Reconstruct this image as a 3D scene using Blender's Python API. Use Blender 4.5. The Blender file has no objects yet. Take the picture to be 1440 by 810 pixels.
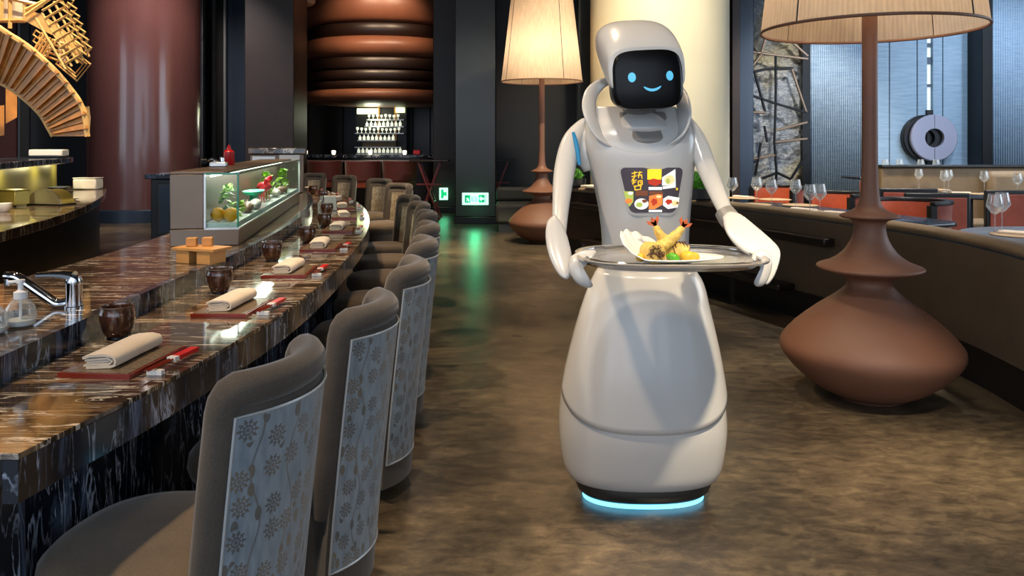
import bpy, bmesh, math, random
import numpy as np
from mathutils import Vector, Matrix

random.seed(7)
R = math.radians
SC = bpy.context.scene
COL = SC.collection

# ------------------------------------------------------------------ camera
FPX, HOR, CAMZ = 1100.0, 200.0, 1.35
cam_d = bpy.data.cameras.new('camera')
cam = bpy.data.objects.new('camera', cam_d)
COL.objects.link(cam)
cam.location = (0, 0, CAMZ)
cam.rotation_euler = (R(90), 0, 0)
cam_d.sensor_width = 36.0
cam_d.lens = 36.0 * FPX / 1440.0
cam_d.shift_y = -(405.0 - HOR) / 1440.0
cam_d.clip_start = 0.05
cam_d.clip_end = 100
SC.camera = cam

# ------------------------------------------------------------------ exposure and renderer look
SC.view_settings.view_transform = 'Standard'
SC.view_settings.look = 'None'
SC.view_settings.gamma = 1.0
SC.view_settings.use_curve_mapping = False
SC.view_settings.exposure = 0.12
SC.cycles.max_bounces = 7
SC.cycles.diffuse_bounces = 3
SC.cycles.glossy_bounces = 4
SC.cycles.transmission_bounces = 7
SC.cycles.transparent_max_bounces = 10
SC.cycles.sample_clamp_indirect = 4.0
SC.cycles.caustics_reflective = False
SC.cycles.caustics_refractive = False
SC.cycles.blur_glossy = 0.5

# ------------------------------------------------------------------ world: overcast daylight outside the glazed front
w = bpy.data.worlds.new('daylight')
SC.world = w
w.use_nodes = True
w.node_tree.nodes['Background'].inputs[0].default_value = (0.62, 0.75, 0.95, 1)
w.node_tree.nodes['Background'].inputs[1].default_value = 0.9


def light(kind, name, loc, energy, color=(1, 1, 1), aim=None, **kw):
    d = bpy.data.lights.new(name, kind)
    d.energy = energy
    d.color = color
    for k, v in kw.items():
        setattr(d, k, v)
    o = bpy.data.objects.new(name, d)
    COL.objects.link(o)
    o.location = loc
    if aim is not None:
        o.rotation_euler = (Vector(aim) - Vector(loc)).to_track_quat('-Z', 'Y').to_euler()
    return o


WARM, COOL, NEUT = (1.0, 0.74, 0.47), (0.72, 0.85, 1.0), (1.0, 0.93, 0.84)
# unseen area lights standing in for daylight from the front and both sides
light('AREA', 'front_glazing_daylight', (-1.0, -3.6, 2.5), 135, COOL, aim=(0.2, 4, 1.0), shape='RECTANGLE', size=9.0, size_y=3.6)
light('AREA', 'unseen_right_daylight', (8.6, 6.0, 2.6), 260, COOL, aim=(4.5, 9, 1.2), shape='RECTANGLE', size=7.0, size_y=3.4)
light('AREA', 'unseen_left_daylight', (-9.3, 4.0, 2.4), 100, COOL, aim=(0, 5, 1.0), shape='RECTANGLE', size=5.0, size_y=3.0)
# unseen downlights, several added to brighten dim places (fixtures are built with the ceiling)
DOWN = [  # x, y, aim x, aim y, watts, colour, spot angle
    (-2.4, 1.2, -1.0, 2.2, 170, WARM, 60), (-2.2, 4.6, -1.0, 4.4, 150, WARM, 60), (-2.4, 8.0, -1.5, 7.6, 170, WARM, 60),
    (-0.3, 0.9, 0.5, 3.0, 70, NEUT, 46), (1.9, 0.3, 1.6, 1.7, 520, (1, .82, .56), 44), (-0.1, 4.2, 0.2, 3.6, 90, WARM, 50),
    (3.6, 5.6, 3.0, 6.4, 210, NEUT, 64), (5.0, 8.0, 4.9, 8.6, 210, NEUT, 64), (1.2, 7.6, 1.9, 10.3, 330, (1, .88, .64), 100), (8.0, 9.4, 8.2, 12.4, 180, COOL, 80), (-0.6, 8.0, -1.9, 9.9, 150, WARM, 56),
    (-4.6, 5.6, -4.0, 6.4, 260, WARM, 62), (-2.9, 3.4, -3.6, 6.2, 150, WARM, 50), (-5.2, 11.2, -6.2, 13.4, 190, (1, .88, .82), 100),
    (4.6, 10.2, 4.5, 12.3, 360, NEUT, 60), (6.4, 9.2, 6.4, 12.3, 200, COOL, 100), (-0.2, 8.6, 0.1, 9.6, 90, WARM, 50),
    (-0.7, 11.2, -0.6, 12.9, 60, NEUT, 50), (-3.2, 13.0, -2.9, 15.6, 120, WARM, 50),
]
CEIL = 5.0
for i, (x, y, ax, ay, e, c, ang) in enumerate(DOWN):
    light('SPOT', 'unseen_downlight_beam', (x, y, CEIL - 0.06), e * 3.4, c, aim=(ax, ay, 0.6), spot_size=R(ang), spot_blend=0.7, shadow_soft_size=0.12)


# ------------------------------------------------------------------ helpers
def P(px, py, Y):
    return Vector(((px - 720.0) * Y / FPX, Y, CAMZ - (py - HOR) * Y / FPX))


def G(px, py, z=0.0):
    Y = (CAMZ - z) * FPX / (py - HOR)
    return Vector(((px - 720.0) * Y / FPX, Y, z))


def hx(h):
    h = h.lstrip('#')
    v = [int(h[i:i + 2], 16) / 255.0 for i in (0, 2, 4)]
    return tuple(c / 12.92 if c <= 0.04045 else ((c + 0.055) / 1.055) ** 2.4 for c in v) + (1.0,)


class MB:
    def __init__(s):
        s.v, s.f = [], []

    def add(s, vs, fs):
        o = len(s.v)
        s.v += [tuple(p) for p in vs]
        s.f += [tuple(i + o for i in f) for f in fs]
        return s

    def box(s, c, d, rot=None):
        hx_, hy, hz = d[0] / 2, d[1] / 2, d[2] / 2
        vs = [Vector((x, y, z)) for x in (-hx_, hx_) for y in (-hy, hy) for z in (-hz, hz)]
        if rot is not None:
            vs = [rot @ p for p in vs]
        c = Vector(c)
        return s.add([p + c for p in vs], [(0, 1, 3, 2), (4, 6, 7, 5), (0, 4, 5, 1), (2, 3, 7, 6), (0, 2, 6, 4), (1, 5, 7, 3)])

    def b2(s, x0, x1, y0, y1, z0, z1):
        return s.box(((x0 + x1) / 2, (y0 + y1) / 2, (z0 + z1) / 2), (x1 - x0, y1 - y0, z1 - z0))

    def lathe(s, prof, n=32, c=(0, 0, 0), sx=1.0, sy=1.0, closed=False):
        vs, fs = [], []
        for r, z in prof:
            for k in range(n):
                a = 2 * math.pi * k / n
                vs.append((c[0] + r * math.cos(a) * sx, c[1] + r * math.sin(a) * sy, c[2] + z))
        m = len(prof)
        for i in range(m - 1 if not closed else m):
            j = (i + 1) % m
            for k in range(n):
                k2 = (k + 1) % n
                fs.append((i * n + k, i * n + k2, j * n + k2, j * n + k))
        if not closed:
            if prof[0][0] > 1e-6:
                fs.append(tuple(reversed(range(n))))
            if prof[-1][0] > 1e-6:
                fs.append(tuple((m - 1) * n + k for k in range(n)))
        return s.add(vs, fs)

    def rings(s, rs, cap=True):
        n = len(rs[0])
        vs = [p for r in rs for p in r]
        fs = []
        for i in range(len(rs) - 1):
            for k in range(n):
                k2 = (k + 1) % n
                fs.append((i * n + k, i * n + k2, (i + 1) * n + k2, (i + 1) * n + k))
        if cap:
            fs.append(tuple(reversed(range(n))))
            fs.append(tuple((len(rs) - 1) * n + k for k in range(n)))
        return s.add(vs, fs)

    def tube(s, pts, r, n=8, cap=True, flat=1.0, up=None, closed=False):
        pts = [Vector(p) for p in pts]
        m = len(pts)
        rr = r if isinstance(r, (list, tuple)) else [r] * m
        rs = []
        prev = None
        for i, p in enumerate(pts):
            if closed:
                t = pts[(i + 1) % m] - pts[(i - 1) % m]
            else:
                t = pts[min(i + 1, m - 1)] - pts[max(i - 1, 0)]
            t.normalize()
            if up is not None:
                u = Vector(up)
                u = u - t * u.dot(t)
            elif prev is None:
                u = Vector((0, 0, 1)) if abs(t.z) < 0.9 else Vector((1, 0, 0))
                u = u - t * u.dot(t)
            else:
                u = prev - t * prev.dot(t)
            u.normalize()
            prev = u
            b = t.cross(u)
            rs.append([p + u * (math.cos(2 * math.pi * k / n) * rr[i]) + b * (math.sin(2 * math.pi * k / n) * rr[i] * flat) for k in range(n)])
        if closed:
            rs.append(rs[0])
            return s.rings(rs, cap=False)
        return s.rings(rs, cap)

    def prism(s, poly, z0, z1):
        n = len(poly)
        vs = [(x, y, z0) for x, y in poly] + [(x, y, z1) for x, y in poly]
        fs = [tuple(reversed(range(n))), tuple(range(n, 2 * n))]
        fs += [(k, (k + 1) % n, n + (k + 1) % n, n + k) for k in range(n)]
        return s.add(vs, fs)

    def grid(s, fn, nu, nv):
        vs = [fn(i / nu, j / nv) for i in range(nu + 1) for j in range(nv + 1)]
        fs = [(i * (nv + 1) + j, (i + 1) * (nv + 1) + j, (i + 1) * (nv + 1) + j + 1, i * (nv + 1) + j + 1) for i in range(nu) for j in range(nv)]
        return s.add(vs, fs)

    def sphere(s, c, r, n=16, m=10, sc=(1, 1, 1)):
        prof = [(r * math.sin(math.pi * i / m), -r * math.cos(math.pi * i / m) * sc[2]) for i in range(m + 1)]
        prof[0] = (0.0005 * r, prof[0][1])
        prof[-1] = (0.0005 * r, prof[-1][1])
        return s.lathe(prof, n, c, sc[0], sc[1])

    def mesh(s, name, smooth=True, ang=35):
        me = bpy.data.meshes.new(name)
        me.from_pydata(s.v, [], s.f)
        me.validate()
        bm = bmesh.new()
        bm.from_mesh(me)
        bmesh.ops.recalc_face_normals(bm, faces=bm.faces)
        bm.to_mesh(me)
        bm.free()
        if smooth:
            me.shade_smooth()
            me.set_sharp_from_angle(angle=R(ang))
        return me

    def build(s, name, mat, parent=None, loc=(0, 0, 0), rz=0.0, smooth=True, ang=35, bevel=0.0, sub=0, solid=0.0):
        o = bpy.data.objects.new(name, s.mesh(name, smooth, ang))
        COL.objects.link(o)
        o.data.materials.append(mat)
        o.location = loc
        o.rotation_euler = (0, 0, rz)
        if parent is not None:
            o.parent = parent
        if solid:
            mo = o.modifiers.new('solid', 'SOLIDIFY'); mo.thickness = solid; mo.offset = 0
        if bevel:
            mo = o.modifiers.new('bevel', 'BEVEL'); mo.width = bevel; mo.segments = 2; mo.limit_method = 'ANGLE'
        if sub:
            mo = o.modifiers.new('sub', 'SUBSURF'); mo.levels = sub; mo.render_levels = sub
        return o


def thing(name, label, cat, loc=(0, 0, 0), rz=0.0, group=None):
    o = bpy.data.objects.new(name, None)
    COL.objects.link(o)
    o.empty_display_size = 0.1
    o.location = loc
    o.rotation_euler = (0, 0, rz)
    return tag(o, label, cat, group)


def tag(o, label, cat=None, group=None, kind=None):
    o['label'] = label
    if cat: o['category'] = cat
    if group: o['group'] = group
    if kind: o['kind'] = kind
    return o


def struct(o, label=None):
    o['kind'] = 'structure'
    if label:
        o['label'] = label
    return o


def kids(o):
    return [c for c in KID.get(o.name, [])]


def copy_tree(o, loc=None, rz=None, label=None, group=None, parent=None):
    c = o.copy()
    COL.objects.link(c)
    c.parent = parent
    if loc is not None: c.location = loc
    if rz is not None: c.rotation_euler = (0, 0, rz)
    if label: c['label'] = label
    if group: c['group'] = group
    for ch in list(o.children):
        copy_tree(ch, parent=c)
    return c


def hermite(pts):
    xs = [p[0] for p in pts]; ys = [p[1] for p in pts]
    n = len(pts)
    m = []
    for i in range(n):
        if i == 0: m.append((ys[1] - ys[0]) / (xs[1] - xs[0]))
        elif i == n - 1: m.append((ys[-1] - ys[-2]) / (xs[-1] - xs[-2]))
        else: m.append((ys[i + 1] - ys[i - 1]) / (xs[i + 1] - xs[i - 1]))

    def f(x):
        i = 0
        while i < n - 2 and x > xs[i + 1]: i += 1
        h = xs[i + 1] - xs[i]
        t = (x - xs[i]) / h
        if t < 0: return ys[0] + m[0] * (x - xs[0])
        if t > 1: return ys[-1] + m[-1] * (x - xs[-1])
        return (ys[i] * (2 * t**3 - 3 * t**2 + 1) + h * m[i] * (t**3 - 2 * t**2 + t) + ys[i + 1] * (-2 * t**3 + 3 * t**2) + h * m[i + 1] * (t**3 - t**2))
    return f


def crom(pts, n=8):
    """smooth 3-D path through points"""
    fs = [hermite([(i, p[k]) for i, p in enumerate(pts)]) for k in range(len(pts[0]))]
    m = (len(pts) - 1) * n
    return [tuple(f(i * (len(pts) - 1) / m) for f in fs) for i in range(m + 1)]


# ------------------------------------------------------------------ materials (all procedural)
class NT:
    def __init__(s, name):
        s.m = bpy.data.materials.new(name)
        s.m.use_nodes = True
        s.t = s.m.node_tree
        s.b = s.t.nodes['Principled BSDF']

    def n(s, typ, **kw):
        nd = s.t.nodes.new('ShaderNode' + typ)
        for k, v in kw.items():
            if k.startswith('i_'):
                key = k[2:]
                key = int(key) if key.isdigit() else key.replace('_', ' ')
                if isinstance(v, bpy.types.NodeSocket):
                    s.t.links.new(v, nd.inputs[key])
                else:
                    nd.inputs[key].default_value = v
            else:
                setattr(nd, k, v)
        return nd

    def coord(s, which='Object', scale=(1, 1, 1), rot=(0, 0, 0)):
        tc = s.n('TexCoord')
        mp = s.n('Mapping', i_Vector=tc.outputs[which], i_Scale=scale, i_Rotation=rot)
        return mp.outputs[0]

    def noise(s, vec, scale=5.0, detail=4.0, rough=0.5, dist=0.0):
        return s.n('TexNoise', i_Vector=vec, i_Scale=scale, i_Detail=detail, i_Roughness=rough, i_Distortion=dist).outputs['Fac']

    def ramp(s, fac, stops):
        r = s.n('ValToRGB', i_Fac=fac)
        e = r.color_ramp.elements
        while len(e) < len(stops): e.new(0.5)
        for el, (p, c) in zip(e, stops):
            el.position = p
            el.color = c if not isinstance(c, str) else hx(c)
        return r.outputs[0]

    def math(s, op, a, b=0.0, c=0.0, clamp=False):
        nd = s.n('Math', operation=op, use_clamp=clamp)
        for i, v in enumerate((a, b, c)):
            if isinstance(v, bpy.types.NodeSocket): s.t.links.new(v, nd.inputs[i])
            else: nd.inputs[i].default_value = v
        return nd.outputs[0]

    def mix(s, fac, a, b, mode='MIX'):
        nd = s.n('Mix', data_type='RGBA', blend_type=mode)
        for k, v in ((0, fac), (6, a), (7, b)):
            if isinstance(v, bpy.types.NodeSocket): s.t.links.new(v, nd.inputs[k])
            else: nd.inputs[k].default_value = hx(v) if isinstance(v, str) else v
        return nd.outputs[2]

    def set(s, **kw):
        for k, v in kw.items():
            key = k.replace('_', ' ')
            if isinstance(v, bpy.types.NodeSocket): s.t.links.new(v, s.b.inputs[key])
            else: s.b.inputs[key].default_value = hx(v) if isinstance(v, str) else v
        return s

    def bump(s, h, strength=0.3, dist=0.01):
        b = s.n('Bump', i_Height=h, i_Strength=strength, i_Distance=dist)
        s.t.links.new(b.outputs[0], s.b.inputs['Normal'])
        return s


MAT = {}


def plain(name, col, rough=0.5, metal=0.0, var=0.0, vscale=6.0, bump=0.0, bscale=60.0, **kw):
    t = NT(name)
    if var > 0:
        c = hx(col)
        n = t.noise(t.coord(), vscale, 4)
        a = tuple(max(0, x * (1 - var)) for x in c[:3]) + (1,)
        b = tuple(min(1, x * (1 + var)) for x in c[:3]) + (1,)
        t.set(Base_Color=t.ramp(n, [(0.3, a), (0.7, b)]))
    else:
        t.set(Base_Color=col)
    t.set(Roughness=rough, Metallic=metal, **kw)
    if bump:
        t.bump(t.noise(t.coord(), bscale, 3), bump, 0.004)
    MAT[name] = t.m
    return t.m


def emit(name, col, strength, base=None):
    t = NT(name)
    t.set(Base_Color=base or col, Emission_Color=col, Emission_Strength=strength, Roughness=0.4)
    MAT[name] = t.m
    return t.m


# floor: dark brown polished slate / concrete
t = NT('slate_floor')
v = t.coord('Object')
big = t.noise(v, 0.7, 6, 0.65, 0.3)
fine = t.noise(t.coord('Object', (1.0, 1.9, 1.0), (0, 0, 0.35)), 9.0, 12, 0.78, 0.4)
mixf = t.math('ADD', t.math('MULTIPLY', big, 0.55), t.math('MULTIPLY', fine, 0.45))
c = t.ramp(mixf, [(0.36, '#221e1a'), (0.46, '#3d352c'), (0.54, '#5c5040'), (0.66, '#8a7a5e')])
t.set(Base_Color=c, Roughness=t.n('MapRange', i_Value=fine, i_To_Min=0.2, i_To_Max=0.42).outputs[0], Specular_IOR_Level=0.6)
t.bump(fine, 0.12, 0.006)
MAT['floor'] = t.m


# black and brown marble with pale veins (layers across Y: streaks run across the top and down the faces)
def marble(name, dark, mid, vein, sc=1.0, rough=0.07, st=15, fl0=.63):
    t = NT(name)
    v = t.coord('Object', (1.6 * sc, st * sc, 1.6 * sc))
    base = t.noise(v, 1.2, 6, 0.6, 0.7)
    col = t.ramp(base, [(0.33, dark), (0.52, dark), (0.66, mid), (0.8, dark)])
    n1 = t.noise(v, 1.7, 5, 0.55, 1.2)
    ridge = t.math('ABSOLUTE', t.math('SUBTRACT', n1, 0.5))
    line = t.n('MapRange', i_Value=ridge, i_From_Min=0.0, i_From_Max=0.022, i_To_Min=1.0, i_To_Max=0.0).outputs[0]
    mask = t.n('MapRange', i_Value=t.noise(t.coord('Object', (1.2 * sc, 4 * sc, 1.2 * sc)), 2.6, 4, 0.6), i_From_Min=0.42, i_From_Max=0.56).outputs[0]
    n2 = t.noise(v, 4.5, 4, 0.5, 0.5)
    fl = t.n('MapRange', i_Value=n2, i_From_Min=fl0, i_From_Max=fl0 + .07).outputs[0]
    fac = t.math('ADD', t.math('MULTIPLY', line, mask), t.math('MULTIPLY', fl, 0.8), clamp=True)
    t.set(Base_Color=t.mix(fac, col, vein), Roughness=rough, Specular_IOR_Level=0.7)
    MAT[name] = t.m
    return t.m


marble('marble_top', '#3a2d23', '#8d7257', '#efe3d2', 1.0)  # browns lightened so the tone carries painted warm ceiling reflections
marble('marble_face', '#151b26', '#5c6b84', '#b4c0d2', 1.1, 0.14, 9, .69)  # same marble with bluish daylight reflection painted into its tone

# fabrics
def fabric(name, a, b, sc=260.0, rough=0.9, bump=0.35, sheen=0.3):
    t = NT(name)
    v = t.coord('Object')
    n1 = t.noise(v, 7.0, 3)
    wv = t.noise(v, sc, 2, 0.6)
    f = t.math('ADD', t.math('MULTIPLY', n1, 0.5), t.math('MULTIPLY', wv, 0.5))
    t.set(Base_Color=t.ramp(f, [(0.25, a), (0.75, b)]), Roughness=rough, Sheen_Weight=sheen, Sheen_Roughness=0.4)
    t.bump(wv, bump, 0.002)
    MAT[name] = t.m
    return t.m


fabric('grey_tweed', '#352f29', '#594f45')
fabric('seat_tweed', '#4a3d31', '#78664f')
fabric('booth_leather', '#4a3b2b', '#5f4d38', 90, 0.55, 0.12, 0.1)
fabric('banquette', '#6b573f', '#8a7355', 90, 0.6, 0.12, 0.1)
fabric('napkin_cloth', '#cdb79b', '#eadac4', 320, 0.95, 0.2)
fabric('red_velvet', '#6a2b1e', '#9c4a36', 140, 0.8, 0.2)
fabric('orange_leather', '#a84522', '#c45a32', 40, 0.5, 0.08)
fabric('dark_red', '#451710', '#6b261b', 60, 0.6, 0.1)

# pale blue satin with a printed climbing-flower pattern (mapped on the panel's own UV in metres)
def floral(name, ground_a, ground_b, ink, ink2, metal=0.25):
    t = NT(name)
    tc = t.n('TexCoord').outputs['UV']
    mp = t.n('Mapping', i_Vector=tc, i_Scale=(1, 1, 0)).outputs[0]
    vo = t.n('TexVoronoi', i_Vector=mp, i_Scale=13.5, i_Randomness=0.5, voronoi_dimensions='2D')
    sub = t.n('VectorMath', operation='SUBTRACT')
    t.t.links.new(mp, sub.inputs[0]); t.t.links.new(vo.outputs['Position'], sub.inputs[1])
    sep = t.n('SeparateXYZ', i_0=sub.outputs[0])
    ang = t.math('ARCTAN2', sep.outputs[1], sep.outputs[0])
    d = vo.outputs['Distance']
    pet = t.math('MULTIPLY_ADD', t.math('ABSOLUTE', t.math('COSINE', t.math('MULTIPLY', ang, 5.0))), 0.12, 0.2)
    inside = t.math('LESS_THAN', d, pet)
    ringp = t.math('SINE', t.math('MULTIPLY', d, 62.0))
    ringd = t.math('GREATER_THAN', t.math('ADD', ringp, t.math('COSINE', t.math('MULTIPLY', ang, 10.0))), -0.35)
    fl = t.math('MULTIPLY', inside, ringd)
    # leaves: smaller stretched cells
    mp2 = t.n('Mapping', i_Vector=tc, i_Scale=(1.0, 0.55, 0), i_Rotation=(0, 0, 0.6)).outputs[0]
    v2 = t.n('TexVoronoi', i_Vector=mp2, i_Scale=24.0, i_Randomness=0.9, voronoi_dimensions='2D').outputs['Distance']
    lf = t.math('MULTIPLY', t.math('LESS_THAN', v2, 0.2), t.math('GREATER_THAN', d, 0.36))
    sx = t.n('SeparateXYZ', i_0=tc)
    stem = t.math('SINE', t.math('ADD', t.math('MULTIPLY', sx.outputs[0], 66.0), t.math('MULTIPLY', t.math('SINE', t.math('MULTIPLY', sx.outputs[1], 30.0)), 0.9)))
    st = t.math('GREATER_THAN', stem, 0.985)
    fac = t.math('MAXIMUM', t.math('MAXIMUM', fl, lf), t.math('MULTIPLY', st, 0.7))
    nz = t.noise(t.coord('Object', (1, 1, 0.25)), 60, 3)
    g = t.ramp(nz, [(0.3, ground_a), (0.7, ground_b)])
    inkc = t.ramp(t.noise(t.coord('Object'), 5, 2), [(0.4, ink), (0.62, ink2)])
    t.set(Base_Color=t.mix(t.math('MULTIPLY', fac, 0.8), g, inkc), Roughness=0.42, Metallic=metal, Sheen_Weight=0.3)
    t.bump(t.math('MULTIPLY', fac, 1.0), 0.15, 0.002)
    MAT[name] = t.m


floral('floral_satin', '#74848f', '#8d9ca8', '#46433f', '#7d6c4c')
floral('floral_beige', '#a8977c', '#c6b596', '#6c5c46', '#7b6a50', 0.1)

plain('piping', '#b9bcbd', 0.35, 0.4)
plain('plinth_black', '#0b0b0c', 0.5)
plain('robot_white', '#cbc8c3', 0.26, 0.0, Coat_Weight=0.35, Coat_Roughness=0.1)
plain('robot_grey', '#85807a', 0.35, 0.0)
plain('robot_dark', '#2e2c29', 0.35)
plain('robot_face', '#060404', 0.3, Specular_IOR_Level=0.25)
emit('robot_eye', (0.1, 0.46, 0.7, 1), 0.6)
emit('robot_glow', (0.13, 0.52, 0.78, 1), 3.0)
plain('blue_trim', '#2f8fc0', 0.3)
plain('steel', '#cfccc8', 0.34, 1.0, 0.05, 30)
plain('brushed_steel', '#7d6c5e', 0.4, 0.8, 0.1, 3.0)
plain('tray_steel', '#dedbd7', 0.22, 0.75)
plain('chrome', '#d7d8da', 0.06, 1.0)
plain('terracotta', '#79523f', 0.55, 0, 0.06, 3.0, 0.05, 160)
plain('red_lacquer', '#7d2413', 0.22, 0, 0.1, 20)
plain('tray_top', '#6b5a45', 0.25, 0, 0.2, 60)
plain('white_ceramic', '#e6e3dc', 0.2)
plain('cream_plaster', '#e0d4b6', 0.5, 0, 0.04, 1.5)
plain('dark_wood', '#1b1410', 0.3, 0, 0.25, 3.0)
plain('brown_wood', '#2b1d16', 0.45, 0, 0.25, 3.0)
plain('charcoal_wall', '#15161a', 0.4, 0, 0.15, 2.0)
plain('charcoal_grey', '#3a3b38', 0.3, 0.3, 0.12, 2.0)
plain('slate_blue_panel', '#323d4c', 0.3, 0.2, 0.1, 1.0)
plain('lacquer_column', '#65403c', 0.18, 0.0, 0.12, 0.8, Coat_Weight=0.6, Coat_Roughness=0.12)
plain('black_metal', '#101114', 0.35, 0.5)
plain('ceiling_dark', '#3a332c', 0.8)
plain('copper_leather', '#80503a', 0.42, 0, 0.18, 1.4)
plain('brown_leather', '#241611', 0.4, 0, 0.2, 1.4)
plain('black_wood', '#0d0b0a', 0.4, 0, 0.2, 2)
plain('green_glass_edge', '#2e8f78', 0.1, Alpha=1.0)
plain('orange_fruit', '#e8a20c', 0.45, 0, 0.06, 40, 0.2, 300)
plain('lettuce', '#7fae2a', 0.5, 0, 0.35, 25)
plain('leaf_green', '#4f8a25', 0.55, 0, 0.4, 40)
plain('teal_plastic', '#2fcfa6', 0.35)
plain('crab_red', '#c0202a', 0.35, 0, 0.25, 50)
plain('fish_white', '#d8cfc4', 0.4, 0, 0.25, 40)
plain('fish_brown', '#7d5a48', 0.35, 0, 0.3, 40)
plain('ice', '#d7e0de', 0.25, 0, 0.06, 60, 0.6, 90)
plain('bottle_red', '#c8161a', 0.3)
plain('pale_wood', '#c98f4c', 0.5, 0, 0.15, 14)
plain('white_plastic', '#eeeeee', 0.35)
plain('brass_steel', '#b9a85a', 0.32, 0.8, 0.1, 4)
plain('olive_panel', '#857c38', 0.35, 0.35, 0.15, 2)
plain('tan_wood', '#dcae6a', 0.45, 0, 0.2, 12)
plain('tan_wood_deep', '#c07f38', 0.42, 0, 0.22, 10)
plain('tempura', '#d9b45a', 0.6, 0, 0.25, 60, 0.8, 160)
plain('shrimp_tail', '#c8602a', 0.4, 0, 0.35, 60)
plain('pepper_green', '#4f9a12', 0.3, 0, 0.2, 40)
plain('filling_brown', '#5a3a22', 0.6, 0, 0.5, 160)
plain('potato_yellow', '#d8a92c', 0.5, 0, 0.2, 60)
plain('lilac_metal', '#85869a', 0.45, 0.2)
plain('table_dark', '#17161a', 0.22, 0, 0.1, 4)
plain('table_grey', '#6b707d', 0.35)
plain('placemat', '#b79a78', 0.6, 0, 0.08, 30)
plain('dark_green_pot', '#131514', 0.35)
plain('mahogany', '#7d2b24', 0.35, 0, 0.2, 6)
plain('bamboo_dark', '#3a2b22', 0.4)
plain('olive_sofa', '#45433a', 0.7, 0, 0.1, 6)

# brown glazed tea cups
t = NT('tenmoku_glaze')
t.set(Base_Color=t.ramp(t.noise(t.coord('Object', (1, 1, 0.4)), 18, 4, 0.6, 0.8), [(0.32, '#20130e'), (0.55, '#523020'), (0.72, '#a8876c')]), Roughness=0.12, Coat_Weight=0.8)
MAT['tenmoku'] = t.m

# thin clear glass: mostly transparent, a little mirror-like and a faint pale body
def glass(name, tint, gloss=0.12, body=0.05):
    m = bpy.data.materials.new(name); m.use_nodes = True
    nt = m.node_tree; nt.nodes.clear()
    out = nt.nodes.new('ShaderNodeOutputMaterial')
    tr = nt.nodes.new('ShaderNodeBsdfTransparent'); tr.inputs[0].default_value = tint
    gl = nt.nodes.new('ShaderNodeBsdfGlossy'); gl.inputs['Roughness'].default_value = 0.05
    df = nt.nodes.new('ShaderNodeBsdfDiffuse'); df.inputs[0].default_value = (0.95, 0.96, 0.95, 1)
    lw = nt.nodes.new('ShaderNodeLayerWeight'); lw.inputs[0].default_value = 0.5
    mr = nt.nodes.new('ShaderNodeMapRange'); mr.inputs['To Min'].default_value = gloss * .35; mr.inputs['To Max'].default_value = gloss * 2.2
    m2 = nt.nodes.new('ShaderNodeMapRange'); m2.inputs['To Min'].default_value = body * .4; m2.inputs['To Max'].default_value = body * 4
    mx = nt.nodes.new('ShaderNodeMixShader'); my = nt.nodes.new('ShaderNodeMixShader')
    nt.links.new(lw.outputs['Facing'], mr.inputs[0]); nt.links.new(lw.outputs['Facing'], m2.inputs[0])
    nt.links.new(m2.outputs[0], mx.inputs[0]); nt.links.new(tr.outputs[0], mx.inputs[1]); nt.links.new(df.outputs[0], mx.inputs[2])
    nt.links.new(mr.outputs[0], my.inputs[0]); nt.links.new(mx.outputs[0], my.inputs[1]); nt.links.new(gl.outputs[0], my.inputs[2])
    nt.links.new(my.outputs[0], out.inputs[0])
    MAT[name] = m


glass('clear_glass', (0.97, 0.97, 0.96, 1), 0.14, 0.12)
glass('case_glass', (0.88, 0.96, 0.93, 1), 0.07, 0.0)

# lamp shade: pleated translucent linen
t = NT('shade_linen')
uv = t.n('TexCoord').outputs['UV']
sep = t.n('SeparateXYZ', i_0=uv)
pl = t.math('SINE', t.math('MULTIPLY', sep.outputs[0], 900.0))
nz = t.noise(t.coord('Object', (40, 40, 6)), 1.0, 3)
t.set(Base_Color=t.ramp(t.math('ADD', t.math('MULTIPLY', pl, 0.12), nz), [(0.25, '#a98c70'), (0.75, '#dcc4a6')]), Roughness=0.8)
tl = t.n('BsdfTranslucent', i_Color=hx('#ead2b6'))
ms = t.n('MixShader', i_0=0.5)
t.t.links.new(t.b.outputs[0], ms.inputs[1]); t.t.links.new(tl.outputs[0], ms.inputs[2])
t.t.links.new(ms.outputs[0], t.t.nodes['Material Output'].inputs[0])
t.bump(pl, 0.4, 0.003)
MAT['shade_linen'] = t.m

# blue pleated curtain cloth
t = NT('blue_curtain')
t.set(Base_Color=t.ramp(t.noise(t.coord('Object', (1, 1, 12)), 6, 3), [(0.3, '#7a90a6'), (0.7, '#96aabd')]), Roughness=0.8)
MAT['blue_curtain'] = t.m
t = NT('blue_panel')
t.set(Base_Color=t.ramp(t.noise(t.coord('Object', (1, 1, 20)), 4, 3), [(0.3, '#6c8499'), (0.7, '#8499ac')]), Roughness=0.55)
MAT['blue_panel'] = t.m

# mossy rough stone
t = NT('mossy_stone')
v = t.coord('Object')
n1 = t.noise(v, 3.0, 8, 0.7, 1.0); n2 = t.noise(t.coord('Object', (1, 1, 2.2)), 9.0, 8, 0.75, 2.0)
n3 = t.noise(v, 0.9, 3, 0.5)
moss = t.n('MapRange', i_Value=n3, i_From_Min=0.45, i_From_Max=0.6).outputs[0]
c = t.mix(moss, t.ramp(n2, [(0.3, '#3b3f46'), (0.5, '#858c96'), (0.7, '#c0c3c2')]), t.ramp(n2, [(0.3, '#3f3a2c'), (0.5, '#8f7f50'), (0.7, '#d8c480')]))
t.set(Base_Color=c, Roughness=0.85)
t.bump(n2, 1.0, 0.05)
MAT['mossy_stone'] = t.m

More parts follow.
